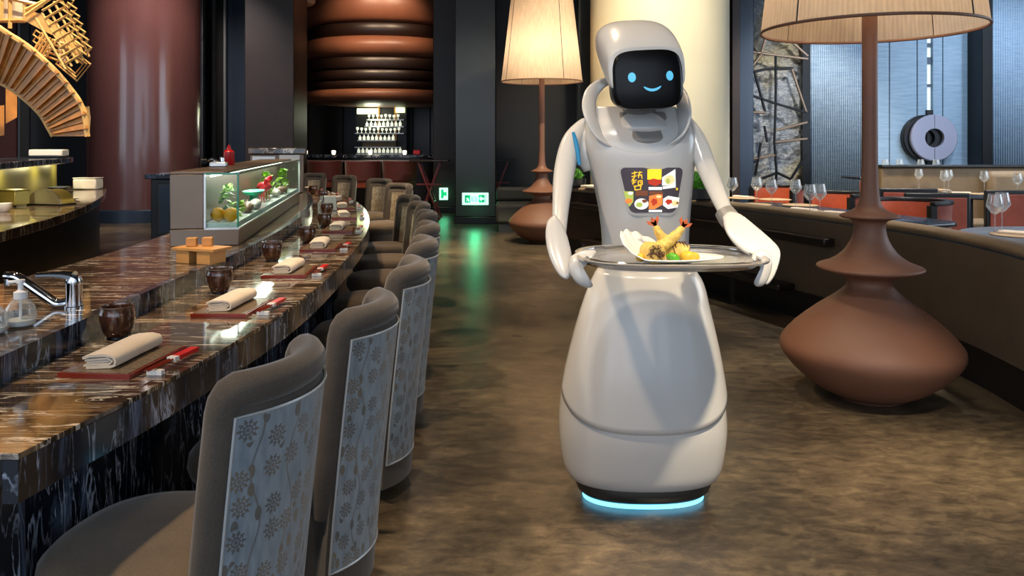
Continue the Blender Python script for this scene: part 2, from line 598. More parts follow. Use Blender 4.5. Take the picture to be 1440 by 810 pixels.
emit('lamp_bulb', (1.0, 0.72, 0.4, 1), 8.0)
emit('unseen_downlight_glow', (1.0, 0.85, 0.6, 1), 12.0)
emit('exit_white', (0.5, 1.0, 0.75, 1), 1.3)
emit('exit_green', (0.0, 0.22, 0.1, 1), 0.7)
emit('exit_deep', (0.0, 0.1, 0.05, 1), 0.8)
emit('shelf_light', (0.85, 1.0, 0.5, 1), 2.6)
emit('led_warm', (1.0, 0.5, 0.25, 1), 3.0)
emit('bottle_lit', (0.9, 0.92, 0.72, 1), 0.7, (0.8, 0.8, 0.7, 1))  # bottles and glasses glow themselves in place of the shelf backlight

# ================================================================== THE SETTING
struct(MB().b2(-12, 10, -4, 20, -0.1, 0).build('floor', MAT['floor'], smooth=False), 'polished dark brown slate floor')
ceiling = struct(MB().b2(-12, 10, -4, 20, CEIL, CEIL + 0.1).build('ceiling', MAT['ceiling_dark'], smooth=False), 'dark ceiling')
dl_ring = MB().lathe([(0.07, -0.012), (0.1, -0.012), (0.105, 0.0), (0.07, 0.0)], 20, closed=True).mesh('unseen_downlight')
dl_disc = MB().lathe([(0.001, -0.004), (0.07, -0.004)], 20).mesh('unseen_downlight_lens')
dl_ring.materials.append(MAT['steel']); dl_disc.materials.append(MAT['unseen_downlight_glow'])
for d in DOWN:  # fixtures added to give the unseen beams a source
    a = bpy.data.objects.new('unseen_downlight', dl_ring); COL.objects.link(a); a.parent = ceiling; a.location = (d[0], d[1], CEIL)
    b = bpy.data.objects.new('lens', dl_disc); COL.objects.link(b); b.parent = a

struct(MB().b2(-12.1, -12, -4, 20, 0, CEIL).build('wall_left', MAT['charcoal_wall'], smooth=False))
struct(MB().b2(10, 10.1, -4, 20, 0, CEIL).build('wall_right', MAT['charcoal_wall'], smooth=False))
far = struct(MB().b2(-12, 10, 20, 20.1, 0, CEIL).build('wall_far', MAT['black_wood'], smooth=False), 'dark far wall of narrow wooden panels')
pm = MB().box((0, 0, 0), (0.43, 0.05, CEIL - 0.3)).mesh('panel', False); pm.materials.append(MAT['dark_wood'])
for k in range(24):
    o = bpy.data.objects.new('panel', pm); COL.objects.link(o); o.parent = far
    o.location = (-7.2 + 0.445 * k, 19.97, CEIL / 2)
    bv = o.modifiers.new('bevel', 'BEVEL'); bv.width = 0.012; bv.segments = 1

# glazed shop front behind the viewer
for i, x in enumerate((-10, -6, -2, 2, 6)):
    m = MB()
    m.b2(x, x + 0.1, -4.05, -3.95, 0, CEIL); m.b2(x + 3.9, x + 4, -4.05, -3.95, 0, CEIL)
    m.b2(x + .1, x + 3.9, -4.05, -3.95, 0, 0.12); m.b2(x + .1, x + 3.9, -4.05, -3.95, CEIL - 0.4, CEIL)
    struct(m.build('window_%d' % (i + 1), MAT['black_metal'], smooth=False))

# ---- left background
struct(MB().b2(-12, -7.25, 14.9, 15.1, 0, CEIL).build('wall_back_left', MAT['charcoal_wall'], smooth=False))
m = MB().b2(P(-80, 0, 14.6).x, P(22, 0, 14.6).x, 14.6, 14.88, 0, CEIL)
struct(m.build('trim_1', MAT['lacquer_column'], smooth=False), 'dark red lacquered wall panel')
m = MB().b2(P(25, 0, 14.6).x, P(28, 0, 14.6).x, 14.6, 14.88, 0, CEIL)
struct(m.build('trim_2', MAT['steel'], smooth=False), 'thin steel strip on the wall')

def column(name, label, px0, px1, dist, mat, base=None):
    a0, a1 = math.atan((px0 - 720) / FPX), math.atan((px1 - 720) / FPX)
    am, ah = (a0 + a1) / 2, (a1 - a0) / 2
    r = dist * math.sin(ah)
    c = (dist * math.sin(am), dist * math.cos(am))
    root = thing(name, label, 'column', (c[0], c[1], 0))
    MB().lathe([(r, 0.22), (r, CEIL - 0.002)], 64).build('shaft', mat, root)
    if base:
        MB().lathe([(r + 0.02, 0), (r + 0.02, 0.2), (r, 0.219)], 64).build('plinth', base, root)
    else:
        MB().lathe([(r, 0), (r, 0.219)], 64).build('plinth', mat, root)
    return root

column('round_column', 'huge round column lacquered dark red', 120, 286, 15.4, MAT['lacquer_column'], MAT['slate_blue_panel'])
column('round_column', 'massive round cream plaster column behind the robot', 830, 1026, 11.5, MAT['cream_plaster'])

# fluted dark trim beside the red column
x0, x1 = P(287, 0, 15.2).x, P(318, 0, 15.2).x
tr = thing('wall_cladding', 'black wall cladding with thin pale metal strips beside the red column', 'wall panel', ((x0 + x1) / 2, 15.2, 0))
MB().b2(x0 - (x0 + x1) / 2 - .1, x1 - (x0 + x1) / 2, 0.0, 0.15, 0, CEIL - .002).build('board', MAT['black_wood'], tr, smooth=False)
for px in (286, 301, 317):
    xx = P(px, 0, 15.2).x - (x0 + x1) / 2
    MB().b2(xx - 0.02, xx + 0.02, -0.05, -0.001, 0, CEIL - .002).build('strip', MAT['steel'], tr, smooth=False)
x0, x1 = P(319, 0, 15.3).x, P(345, 0, 15.3).x
o = MB().b2(x0, x1, 15.3, 15.5, 0, CEIL - .002).build('wall_panel', MAT['slate_blue_panel'], bevel=0.01)
tag(o, 'tall slate blue wall panel between black cladding and brown pillar', 'wall panel')

def pillar(label, px0, px1, Y, depth, mat, panel=None):
    a, b = P(px0, 0, Y).x, P(px1, 0, Y).x
    root = thing('square_pillar', label, 'pillar', ((a + b) / 2, Y + depth / 2, 0))
    hw = (b - a) / 2
    MB().b2(-hw, hw, -depth / 2, depth / 2, 0.12, CEIL - .002).build('shaft', mat, root, bevel=0.012)
    MB().b2(-hw - .015, hw + .015, -depth / 2 - .015, depth / 2 + .015, 0, 0.119).build('plinth', MAT['black_wood'], root, bevel=0.008)
    return root

pillar('broad dark brown square pillar beside slate blue panel', 344, 413, 13.6, 0.9, MAT['brown_wood'])
pillar('charcoal grey square pillar carrying the green exit sign', 640, 697, 12.9, 0.5, MAT['charcoal_grey'])
pillar('dark brown square pillar half behind the charcoal grey one', 609, 648, 14.9, 0.5, MAT['brown_wood'])
pillar('slim dark bronze square pillar between the black wall and the cream column', 813, 832, 13.0, 0.3, MAT['charcoal_grey'])
struct(MB().b2(-0.35, 1.35, 15.6, 15.8, 0, CEIL).build('wall_back_middle', MAT['charcoal_wall'], smooth=False))

# tall rack of stacked boxes seen in the slit beside the brown pillar
rk = thing('wine_rack', 'tall narrow wine rack beside the bar canopy', 'rack', (P(419, 0, 17.5).x, 17.5, 0))
MB().b2(-.14, .14, 0.10, 0.14, 0, 3.6).build('back', MAT['black_wood'], rk, smooth=False)
bm_ = MB().box((0, 0, 0), (0.2, 0.2, 0.07)).mesh('bottle_cell'); bm_.materials.append(MAT['brushed_steel'])
for k in range(16):
    o = bpy.data.objects.new('bottle_cell', bm_); COL.objects.link(o); o.parent = rk; o.location = (0, 0, 0.9 + k * 0.13)

# ---- round bar with its stacked canopy
CX, CY = -2.78, 17.0
cn = thing('bar_canopy', 'giant stacked drum canopy of copper and brown leather rings above bar', 'canopy', (CX, CY, 0))
def band(z0, z1, r, bulge, mat, label=None):
    n = 12
    prof = [(r + bulge * math.sin(math.pi * i / n) ** 0.6, z0 + (z1 - z0) * i / n) for i in range(n + 1)]
    o = MB().lathe(prof, 72).build('ring', mat, cn, ang=60)
    if label: o['label'] = label
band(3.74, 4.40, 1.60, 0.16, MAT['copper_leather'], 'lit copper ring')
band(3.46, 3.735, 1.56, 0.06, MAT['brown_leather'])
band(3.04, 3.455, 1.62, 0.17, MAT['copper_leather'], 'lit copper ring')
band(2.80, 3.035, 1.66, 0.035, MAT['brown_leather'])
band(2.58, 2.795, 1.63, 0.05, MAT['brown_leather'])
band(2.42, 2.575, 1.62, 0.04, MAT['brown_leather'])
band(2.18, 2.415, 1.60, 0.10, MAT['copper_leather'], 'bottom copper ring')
MB().lathe([(0.5, 4.41), (0.5, CEIL - .002)], 24).build('stem', MAT['black_metal'], cn)
# added ceiling spots standing in for the canopy's own band lighting
for x, y in ((-4.4, 13.6), (-3.0, 13.2), (-1.7, 13.6)):
    light('SPOT', 'added_canopy_spot', (x, y, CEIL - 0.06), 300, (1, .72, .48), aim=(CX + (x - CX) * .3, CY - 1.6, 3.6), spot_size=R(50), spot_blend=0.8, shadow_soft_size=0.1)
# pale ceiling roundel with light beside the canopy
o = MB().lathe([(0.001, 0), (0.5, 0), (0.55, 0.05), (0.55, 0.25)], 40, (P(398, 0, 14.9).x, 15.1, 4.02)).build('ceiling_roundel', MAT['cream_plaster'])
tag(o, 'pale round ceiling drum above the brown pillar', 'ceiling feature')
o2 = MB().lathe([(0.05, 4.28), (0.05, CEIL - .01)], 12, (P(398, 0, 14.9).x, 15.1, 0)).build('rod', MAT['black_metal'], o)

bc = thing('bar_counter', 'dark glossy bar counter with steel foot rail under the canopy', 'bar', (CX, 16.4, 0))
m = MB()
poly = [(math.cos(a) * 2.05, math.sin(a) * 0.9) for a in [math.pi + math.pi * i / 24 for i in range(25)]]
m.prism(poly, 0.0, 1.04); m.build('body', MAT['dark_wood'], bc)
poly = [(math.cos(a) * 2.2, math.sin(a) * 1.02) for a in [math.pi + math.pi * i / 24 for i in range(25)]]
MB().prism(poly, 1.042, 1.10).build('top', MAT['marble_face'], bc, bevel=0.006)
MB().tube([(math.cos(a) * 2.23, math.sin(a) * 1.06, 0.98) for a in [math.pi + math.pi * i / 24 for i in range(25)]], 0.018, 6).build('rail', MAT['steel'], bc)
for i, px in enumerate((426, 466, 518, 567)):
    c = P(px, 0, 15.55)
    c = (c.x, 15.75, 1.102)
    o = MB().lathe([(0.028, 0), (0.04, 0.02), (0.045, 0.07), (0.03, 0.085)], 12, c).build('tea_light', emit('tea_%d' % i, (1, .86, .7, 1), 1.6))
    tag(o, 'small glowing white tea light on the dark bar', 'candle', 'tea lights on the bar')
o = MB().box((P(584, 0, 15.6).x, 15.9, 1.147), (0.14, 0.14, 0.09)).build('menu_box', MAT['bottle_red'], bevel=0.01)
tag(o, 'little red box standing on the dark bar', 'box')

# lit bottle shelves behind the bar
SX, SY = P(534, 0, 18.9).x, 18.9
sh = thing('back_bar_shelf', 'lit back bar shelving behind the bar counter', 'shelf', (SX, SY, 0))
MB().b2(-0.62, 0.62, 0.2, 0.25, 0.0, 2.35).build('back', MAT['black_wood'], sh, smooth=False)
rows = [(168, -0.3, 0.6), (177.5, -0.35, 0.6), (187, -0.58, 0.6), (197, -0.52, 0.4), (206.5, -0.58, 0.5), (215, -0.55, 0.58)]
zrow = lambda py: CAMZ - (py - HOR) * SY / FPX
for py, a, b in rows:
    MB().b2(a, b, -0.12, 0.19, zrow(py) - 0.025, zrow(py)).build('board', MAT['steel'], sh, smooth=False)
for x in (-0.05, 0.36):
    MB().b2(x - 0.03, x + 0.03, 0.13, 0.195, 0.95, 2.33).build('post', MAT['pale_wood'], sh, smooth=False)
MB().b2(-0.56, -0.06, 0.05, 0.19, zrow(160), zrow(160) + 0.13).build('light_box', MAT['shelf_light'], sh, smooth=False)
MB().b2(0.38, 0.58, 0.05, 0.19, zrow(158), zrow(158) + 0.12).build('light_box', MAT['shelf_light'], sh, smooth=False)
MB().b2(-0.42, 0.4, 0.0, 0.12, zrow(206.5) + .002, zrow(206.5) + 0.13).build('drawer_box', MAT['placemat'], sh, bevel=0.01)
light('POINT', 'back_bar_glow', (SX - 0.1, SY - 0.5, 1.9), 14, (0.95, 1.0, 0.75), shadow_soft_size=0.2)
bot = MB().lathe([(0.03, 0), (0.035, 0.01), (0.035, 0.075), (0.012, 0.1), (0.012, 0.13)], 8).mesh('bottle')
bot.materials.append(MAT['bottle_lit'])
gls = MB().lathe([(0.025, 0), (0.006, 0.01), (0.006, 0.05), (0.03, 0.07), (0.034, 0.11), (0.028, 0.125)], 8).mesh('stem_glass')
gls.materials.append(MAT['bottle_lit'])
shname = ['top', 'second', 'third', 'fourth', 'fifth', 'lowest']
for ri, (py, a, b) in enumerate(rows):
    if ri == 4: continue
    n = int((b - a) / 0.1)
    for k in range(n):
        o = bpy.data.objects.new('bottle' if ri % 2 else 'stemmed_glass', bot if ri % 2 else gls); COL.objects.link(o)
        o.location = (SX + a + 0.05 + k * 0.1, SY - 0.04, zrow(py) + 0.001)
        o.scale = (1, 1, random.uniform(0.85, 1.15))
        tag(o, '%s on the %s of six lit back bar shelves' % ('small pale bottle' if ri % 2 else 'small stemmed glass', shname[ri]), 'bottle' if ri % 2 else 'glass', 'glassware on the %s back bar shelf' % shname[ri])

# dark red armchairs at the bar
def bar_chair(label, px, Y, rz):
    c = P(px, 0, Y)
    r = thing('bar_armchair', label, 'chair', (c.x, Y, 0), rz, 'dark red armchairs at the bar')
    n = 14
    def sec(a, z0, z1, ro, ri):
        pass
    m = MB(); rs = []
    for i in range(n + 1):
        a = math.pi * (0.02 + 0.96 * i / n) + math.pi
        ro, ri = 0.33, 0.27
        ca, sa = math.cos(a), math.sin(a)
        rs.append([(ca * ro, sa * ro, 0.62), (ca * ro * 1.04, sa * ro * 1.04, 1.0), (ca * ri, sa * ri, 1.0), (ca * ri, sa * ri, 0.62)])
    m.rings(rs); m.build('backrest', MAT['dark_red'], r, bevel=0.015)
    MB().lathe([(0.26, 0.5), (0.275, 0.53), (0.275, 0.6), (0.25, 0.63)], 24).build('seat', MAT['orange_leather'], r)
    for x in (-.2, .2):
        for y in (-.2, .2):
            MB().tube([(x, y, 0.5), (x * 1.15, y * 1.15, 0.0)], [0.022, 0.014], 6).build('leg', MAT['mahogany'], r)
    return r
for (px, Y, rz), wh in zip(((457, 14.95, 0.1), (511, 14.8, 0.0), (563, 14.95, -0.1)), ('nearest the brown pillar', 'between two others', 'next to the folding stand')):
    bar_chair('dark red curved armchair at the bar, ' + wh, px, Y, rz)

def tray_stand(label, px, Y, top):
    r = thing('folding_stand', label, 'stand', (P(px, 0, Y).x, Y, 0))
    for s in (-1, 1):
        for y in (-0.18, 0.18):
            MB().box((0, y + s * 0.014, 0.49), (0.03, 0.022, 1.06), Matrix.Rotation(s * 0.36, 3, 'Y')).build('leg', MAT['mahogany'], r, bevel=0.004)
    for z, x in ((0.99, 0.19), (0.99, -0.19), (0.3, 0.075), (0.3, -0.075)):
        MB().tube([(x, -0.2, z), (x, 0.2, z)], 0.014, 6).build('crossbar', MAT['mahogany'], r)
    MB().b2(-.22, .22, -.2, -.17, 0.6, 0.625).build('strap', MAT['orange_leather'] if top else MAT['mahogany'], r, smooth=False)
    MB().b2(-.34, .34, -.26, .26, 1.008, 1.04).build('tray_top', MAT['bamboo_dark'], r, bevel=0.01)
tray_stand('folding serving stand with crossed red legs in front of dark brown pillar', 605, 13.9, False)
tray_stand('folding serving stand with crossed red legs standing before the black wall', 700, 14.4, False)

# exit signs
def exit_sign(label, px0, px1, py0, py1, Y, wide):
    a, b = P(px0, py1, Y), P(px1, py0, Y)
    c = (a + b) / 2; hw, hh = (b.x - a.x) / 2, (b.z - a.z) / 2
    r = thing('exit_sign', label, 'sign', (c.x, Y, c.z))
    MB().b2(-hw, hw, -0.03, -0.001, -hh, hh).build('case', MAT['exit_white'], r, bevel=0.004)
    def q(x0, x1, z0, z1, m, nm='mark'):
        MB().b2(x0 * hw, x1 * hw, -0.036, -0.0305, z0 * hh, z1 * hh).build(nm, MAT[m], r, smooth=False)
    if wide:
        q(-0.80, -0.38, -0.62, 0.62, 'exit_green', 'field'); q(0.26, 0.70, -0.58, 0.66, 'exit_green', 'field')
        # running figure at left, arrow at right, two characters between
        def poly(pts, m):
            mb = MB(); n = len(pts)
            mb.add([(x * hw, y, z * hh) for y in (-0.042, -0.037) for x, z in pts], [tuple(range(n)), tuple(range(2 * n - 1, n - 1, -1))] + [(k, (k + 1) % n, n + (k + 1) % n, n + k) for k in range(n)])
            mb.build('figure', MAT[m], r, smooth=False)
        poly([(-.72, -.5), (-.62, -.1), (-.7, .1), (-.58, .2), (-.5, .0), (-.44, -.3), (-.5, -.52), (-.56, -.2)], 'exit_white')
        poly([(.30, .05), (.48, .48), (.48, .2), (.66, .2), (.66, -.12), (.48, -.12), (.48, -.42)], 'exit_white')
        for x in (-.2, .06):
            for dx, z, ww, h in ((0, .35, .2, .07), (0, .0, .16, .07), (0, -.36, .22, .07), (-.07, .0, .035, .8), (.07, .0, .035, .7)):
                q(x + dx - ww / 2, x + dx + ww / 2, z - h / 2, z + h / 2, 'exit_green', 'stroke')
        q(.76, .8, -.7, .7, 'exit_green', 'stroke')
    else:
        q(-0.6, 0.0, -0.7, 0.7, 'exit_green', 'field'); q(-.1, .7, -.3, .3, 'exit_green', 'field')
    light('POINT', 'exit_glow', (c.x, Y - 0.12, c.z), 3.2 if wide else 1.2, (0.05, 1.0, 0.4), shadow_soft_size=0.08)
exit_sign('white and green lit exit sign low on the charcoal pillar', 650, 687, 271, 288, 12.899, True)
exit_sign('small green lit sign low on the dark brown pillar', 618, 630, 264, 281, 14.899, False)

# low olive sofa behind the distant lamp
r = thing('low_sofa', 'low olive grey sofa behind the distant terracotta lamp', 'sofa', (0.25, 12.1, 0))
MB().b2(-0.5, .55, -.35, .35, 0.12, 0.42).build('seat', MAT['olive_sofa'], r, bevel=0.05)
MB().b2(-0.5, .55, .2, .42, 0.425, 0.64).build('backrest', MAT['olive_sofa'], r, bevel=0.05)
MB().b2(-0.45, .5, -.3, .35, 0.0, 0.119).build('base', MAT['charcoal_grey'], r, smooth=False)

# ---- window wall on the right
WY = 12.5
def xw(px, Y=WY): return P(px, 0, Y).x
struct(MB().b2(xw(1024), xw(1052), WY - .3, WY + .3, 0, CEIL).build('trim_3', MAT['slate_blue_panel'], bevel=0.02), 'slate blue window post')
struct(MB().b2(xw(1019), xw(1030), WY - .42, WY - .31, 0, CEIL).build('trim_4', MAT['brown_wood'], bevel=0.01), 'narrow dark brown post')
struct(MB().b2(xw(1376, 12.3), xw(1391, 12.3), 12.2, 12.7, 0, CEIL).build('trim_5', MAT['black_metal'], bevel=0.01), 'black window mullion')
struct(MB().b2(3.3, 10, 13.2, 13.3, 0, CEIL).build('wall_back_right', MAT['charcoal_wall'], smooth=False))
# rough stone face
def stone(u, vv):
    x = xw(1050) + (xw(1136) - xw(1050)) * u; z = CEIL * vv
    return (x, WY + .12 - 0.05 * math.sin(x * 9 + z * 3) * math.cos(z * 5 - x * 4) + random.uniform(-.025, .025), z)
o = MB().grid(stone, 24, 110).build('stone_face', MAT['mossy_stone'], ang=80)
tag(o, 'tall rough mossy stone face behind branching metal bars', 'stone wall')
struct(MB().b2(xw(1127), xw(1137), WY - .06, WY + .04, 0, CEIL).build('trim_6', MAT['black_metal'], smooth=False), 'black window post')
# branching metal screen
br = thing('branch_screen', 'branching metal bar screen before the mossy stone face', 'screen', (0, WY - 0.05, 0))
def zp(px, py): 
    p = P(px, py, WY - 0.05); return (p.x, 0, p.z)
SEG = [(1091, 0, 1070, 78, 1), (1070, 78, 1052, 100, 1), (1050, 2, 1055, 25, 1), (1081, 30, 1136, 79, 1), (1050, 72, 1094, 78, 1), (1094, 78, 1136, 83, 1), (1052, 56, 1064, 74, 0),
       (1091, 78, 1091, 146, 0), (1091, 146, 1089, 198, 0), (1089, 198, 1092, 243, 0), (1060, 101, 1078, 97, 0), (1078, 97, 1115, 96, 0), (1061, 101, 1076, 157, 0), (1113, 96, 1134, 158, 1),
       (1050, 132, 1092, 146, 0), (1092, 146, 1134, 158, 0), (1055, 158, 1077, 158, 1), (1075, 177, 1079, 200, 0), (1070, 201, 1062, 247, 0), (1050, 231, 1067, 226, 0),
       (1089, 200, 1135, 195, 1), (1089, 184, 1135, 172, 1), (1072, 251, 1093, 243, 0), (1093, 243, 1112, 252, 0), (1112, 252, 1135, 216, 0), (1092, 243, 1090, 275, 0), (1050, 225, 1091, 218, 1)]
for a, b, c_, d, k in SEG:
    MB().tube([zp(a, b), zp(c_, d)], 0.022, 6).build('bar', MAT['brushed_steel' if k else 'black_metal'], br)

def curtain(label, px0, px1, Y, n):
    a, b = P(px0, 0, Y).x, P(px1, 0, Y).x
    f = lambda u, vv: (a + (b - a) * u, Y + 0.014 * math.sin(u * n * 2 * math.pi), 0.02 + (CEIL - .1) * vv)
    o = MB().grid(f, n * 8, 1).build('pleated_curtain', MAT['blue_curtain'], ang=80, solid=0.006)
    tag(o, label, 'curtain')
curtain('blue pleated curtain beside the stone face', 1140, 1218, 12.55, 26)
curtain('blue pleated curtain between the black mullion and the side wall', 1392, 1520, 12.5, 38)
dr = struct(MB().b2(xw(1212, 12.6), xw(1376, 12.6), 12.75, 12.8, 0, CEIL).build('door_1', MAT['black_metal'], smooth=False), 'wide blue panelled doors')
edges = [1213, 1251, 1290, 1304.5]; e2 = [1311.5, 1326, 1368, 1376]
for ed in (edges, e2):
    for a, b in zip(ed[:-1], ed[1:]):
        MB().b2(xw(a, 12.6) + .006, xw(b, 12.6) - .006, 12.6, 12.74, 0.02, CEIL - .02).build('panel', MAT['blue_panel'], dr, bevel=0.008)
MB().b2(xw(1304.6, 12.6), xw(1311.4, 12.6), 12.66, 12.7, 0.02, CEIL - .02).build('glass_strip', emit('daylit_strip', (0.55, 0.66, 0.68, 1), 0.55), dr, smooth=False)
for a, b in ((60, 66), (80, 90), (118, 122)):
    MB().b2(xw(1304.8, 12.6), xw(1311.2, 12.6), 12.64, 12.655, P(0, b, 12.6).z, P(0, a, 12.6).z).build('strip_mark', MAT['slate_blue_panel'], dr, smooth=False)
p = P(1313, 194, 12.45)
rg = thing('ring_pull', 'large lilac grey ring pull mounted on the blue doors', 'door pull', p)
def ringhalf(s, c, mat, nm, r0=0.15, r1=0.37, th=0.06, gap=0.004):
    m = MB(); rs = []
    for i in range(25):
        a = -math.pi / 2 + math.pi * i / 24
        ca, sa = math.cos(a) * s, math.sin(a)
        rs.append([(ca * r + s * gap + c[0], y + c[1], sa * r + c[2]) for r, y in ((r0, -th / 2), (r1 - .015, -th / 2), (r1, -th / 2 + .015), (r1, th / 2), (r0, th / 2))])
    m.rings(rs); m.build(nm, mat, rg)
ringhalf(1, (0, 0, 0), MAT['lilac_metal'], 'half_ring'); ringhalf(-1, (0, 0, 0), MAT['lilac_metal'], 'half_ring')
ringhalf(1, (-0.09, 0.09, 0), MAT['black_metal'], 'back_ring', 0.13, 0.37, 0.1); ringhalf(-1, (-0.09, 0.09, 0), MAT['black_metal'], 'back_ring', 0.13, 0.37, 0.1)
MB().box((0.0, 0.13, 0), (0.1, 0.05, 0.9)).build('mount', MAT['black_metal'], rg)

# ================================================================== SUSHI COUNTER
FR = hermite([(1.48, -.935), (2.03, -.845), (2.95, -.79), (4.3, -.865), (5.4, -.99), (6.6, -1.22), (7.7, -1.52), (8.8, -1.92), (9.8, -2.42), (10.6, -2.95)])
RI = hermite([(1.48, -1.225), (2.63, -1.27), (3.86, -1.305), (5.4, -1.47), (6.9, -1.76), (8.5, -2.25), (9.6, -2.75), (10.6, -3.4)])
Y0, Y1 = 1.48, 10.6
ZT, ZR = 0.76, 0.83
RW = 0.6
sc = thing('sushi_counter', 'long curved sushi counter of black veined marble lined with chairs', 'counter', (0, 0, 0))

def strip(fa, fb, ya, yb, z0, z1, n=10):
    ys = [ya + (yb - ya) * i / n for i in range(n + 1)]
    poly = [(fa(y), y) for y in ys] + [(fb(y), y) for y in reversed(ys)]
    return MB().prism(poly, z0, z1)

def solid_strip(fa, fb, ya, yb, z0, z1, n=10):
    m = MB(); rs = []
    for i in range(n + 1):
        y = ya + (yb - ya) * i / n
        rs.append([(fa(y), y, z0), (fa(y), y, z1), (fb(y), y, z1), (fb(y), y, z0)])
    return m.rings(rs)

cuts = [1.48, 2.42, 3.42, 4.45, 5.55, 6.7, 7.9, 9.2, 10.6]
for a, b in zip(cuts[:-1], cuts[1:]):
    solid_strip(lambda y: RI(y) - .02, FR, a + .001, b - .001, ZT - 0.012, ZT, 10).build('top_slab', MAT['marble_top'], sc, smooth=False, bevel=0.0015)
    solid_strip(lambda y: FR(y) - .03, lambda y: FR(y) - .0005, a + .001, b - .001, ZT - 0.095, ZT - 0.0125, 10).build('edge_slab', MAT['marble_face'], sc, smooth=True)
solid_strip(lambda y: RI(y), lambda y: FR(y) - .031, Y0 + .002, Y1, ZT - 0.06, ZT - .0125, 40).build('underboard', MAT['black_wood'], sc, smooth=False)
# end panel then a recessed knee wall
solid_strip(lambda y: RI(y), lambda y: FR(y) - .13, Y0 + .004, 1.66, 0.0, ZT - .061, 4).build('end_panel', MAT['marble_face'], sc)
ky = [1.662 + (10.55 - 1.662) * i / 16 for i in range(17)]
for a, b in zip(ky[:-1], ky[1:]):
    solid_strip(lambda y: FR(y) - .30, lambda y: FR(y) - .22, a + .001, b - .001, 0.0, ZT - .061, 4).build('base_panel', MAT['marble_face'], sc)
# raised chef's side: riser, tops (with the sink cut out), back
for a, b in zip(cuts[:-1], cuts[1:]):
    solid_strip(lambda y: RI(y) - .03, RI, a + .001, b - .001, ZT + .0005, ZR, 8).build('riser_slab', MAT['marble_face'], sc)
BK = lambda y: RI(y) - RW
S0, S1 = 1.95, 2.42
SXA, SXB = -1.80, -1.47
ZB = ZR - .03
solid_strip(BK, lambda y: RI(y) - .0305, Y0, S0, ZB, ZR, 4).build('raised_slab', MAT['marble_top'], sc, bevel=0.001)
solid_strip(BK, lambda y: SXA, S0 + .001, S1, ZB, ZR, 4).build('raised_slab', MAT['marble_top'], sc, bevel=0.001)
solid_strip(lambda y: SXB, lambda y: RI(y) - .0305, S0 + .001, S1, ZB, ZR, 4).build('raised_slab', MAT['marble_top'], sc, bevel=0.001)
for a, b in ((2.421, 3.5), (3.501, 5.0), (5.001, 6.8), (6.801, 8.6), (8.601, 10.6)):
    solid_strip(BK, lambda y: RI(y) - .0305, a, b, ZB, ZR, 8).build('raised_slab', MAT['marble_top'], sc, bevel=0.001)
solid_strip(lambda y: RI(y) - RW + .03, lambda y: RI(y) - RW + .07, Y0 + .01, Y1, 0, ZB - .001, 30).build('back_panel', MAT['dark_wood'], sc)

# sink
sk = thing('sink_basin', 'dark sunken sink basin in the chef side of the counter', 'sink', ((SXA + SXB) / 2, (S0 + S1) / 2, ZR - .17))
hx_, hy_ = (SXB - SXA) / 2 - .002, (S1 - S0) / 2 - .002
m = MB(); m.b2(-hx_, hx_, -hy_, hy_, 0, .008)
m.b2(-hx_, -hx_ + .008, -hy_, hy_, .008, .165); m.b2(hx_ - .008, hx_, -hy_, hy_, .008, .165)
m.b2(-hx_, hx_, -hy_, -hy_ + .008, .008, .165); m.b2(-hx_, hx_, hy_ - .008, hy_, .008, .165)
m.build('basin', MAT['black_metal'], sk, smooth=False)
MB().lathe([(.03, .0085), (.035, .012), (.02, .012), (.001, .0085)], 16).build('drain', MAT['chrome'], sk)

# faucet
fp = G(104, 433, ZR)
fa = thing('mixer_tap', 'chrome mixer tap with angled spout and flat lever', 'tap', fp)
MB().lathe([(.028, 0), (.028, .006), (.024, .008), (.024, .075), (.026, .085), (.02, .1), (.001, .104)], 24).build('body', MAT['chrome'], fa)
MB().tube(crom([(0, 0, .02), (-.05, .0, .012), (-.09, .0, .035), (-.17, .0, .09), (-.19, .0, .098), (-.215, .0, .1)], 5), [.017] * 4 + [.016] * 18 + [.014] * 4, 12).build('spout', MAT['chrome'], fa)
MB().tube([(.0, 0, .098), (-.03, 0, .103), (-.07, 0, .104), (-.115, 0, .102)], [.018, .015, .011, .009], 10, flat=1.3).build('lever', MAT['chrome'], fa)
MB().lathe([(.012, -.02), (.012, 0.002)], 12, (-.205, 0, .092)).build('nozzle', MAT['chrome'], fa)

def soap(label, px, py):
    p = G(px, py, ZR)
    r = thing('soap_dispenser', label, 'soap bottle', p, 0, 'soap dispensers')
    MB().lathe([(.028, 0), (.036, .006), (.04, .03), (.036, .055), (.024, .072), (.016, .078), (.016, .082)], 24).build('bottle', MAT['clear_glass'], r)
    MB().lathe([(.001, .004), (.033, .006), (.037, .02), (.001, .0201)], 20).build('soap', MAT['ice'], r)
    MB().lathe([(.018, .079), (.018, .098), (.012, .1), (.007, .104), (.007, .122)], 16).build('collar', MAT['white_plastic'], r)
    h = MB().lathe([(.011, .1225), (.011, .132)], 12); h.tube([(0, 0, .128), (-.03, -.008, .126)], .0045, 8)
    h.build('pump_head', MAT['white_plastic'], r)
    MB().tube([(0, 0, .0785), (0, 0, .01)], .004, 6).build('dip_tube', MAT['white_plastic'], r)
soap('clear glass soap dispenser with white pump beside the tap', 29, 459)
soap('clear glass soap dispenser with white pump at the counter end, beside another dispenser', -12, 470)

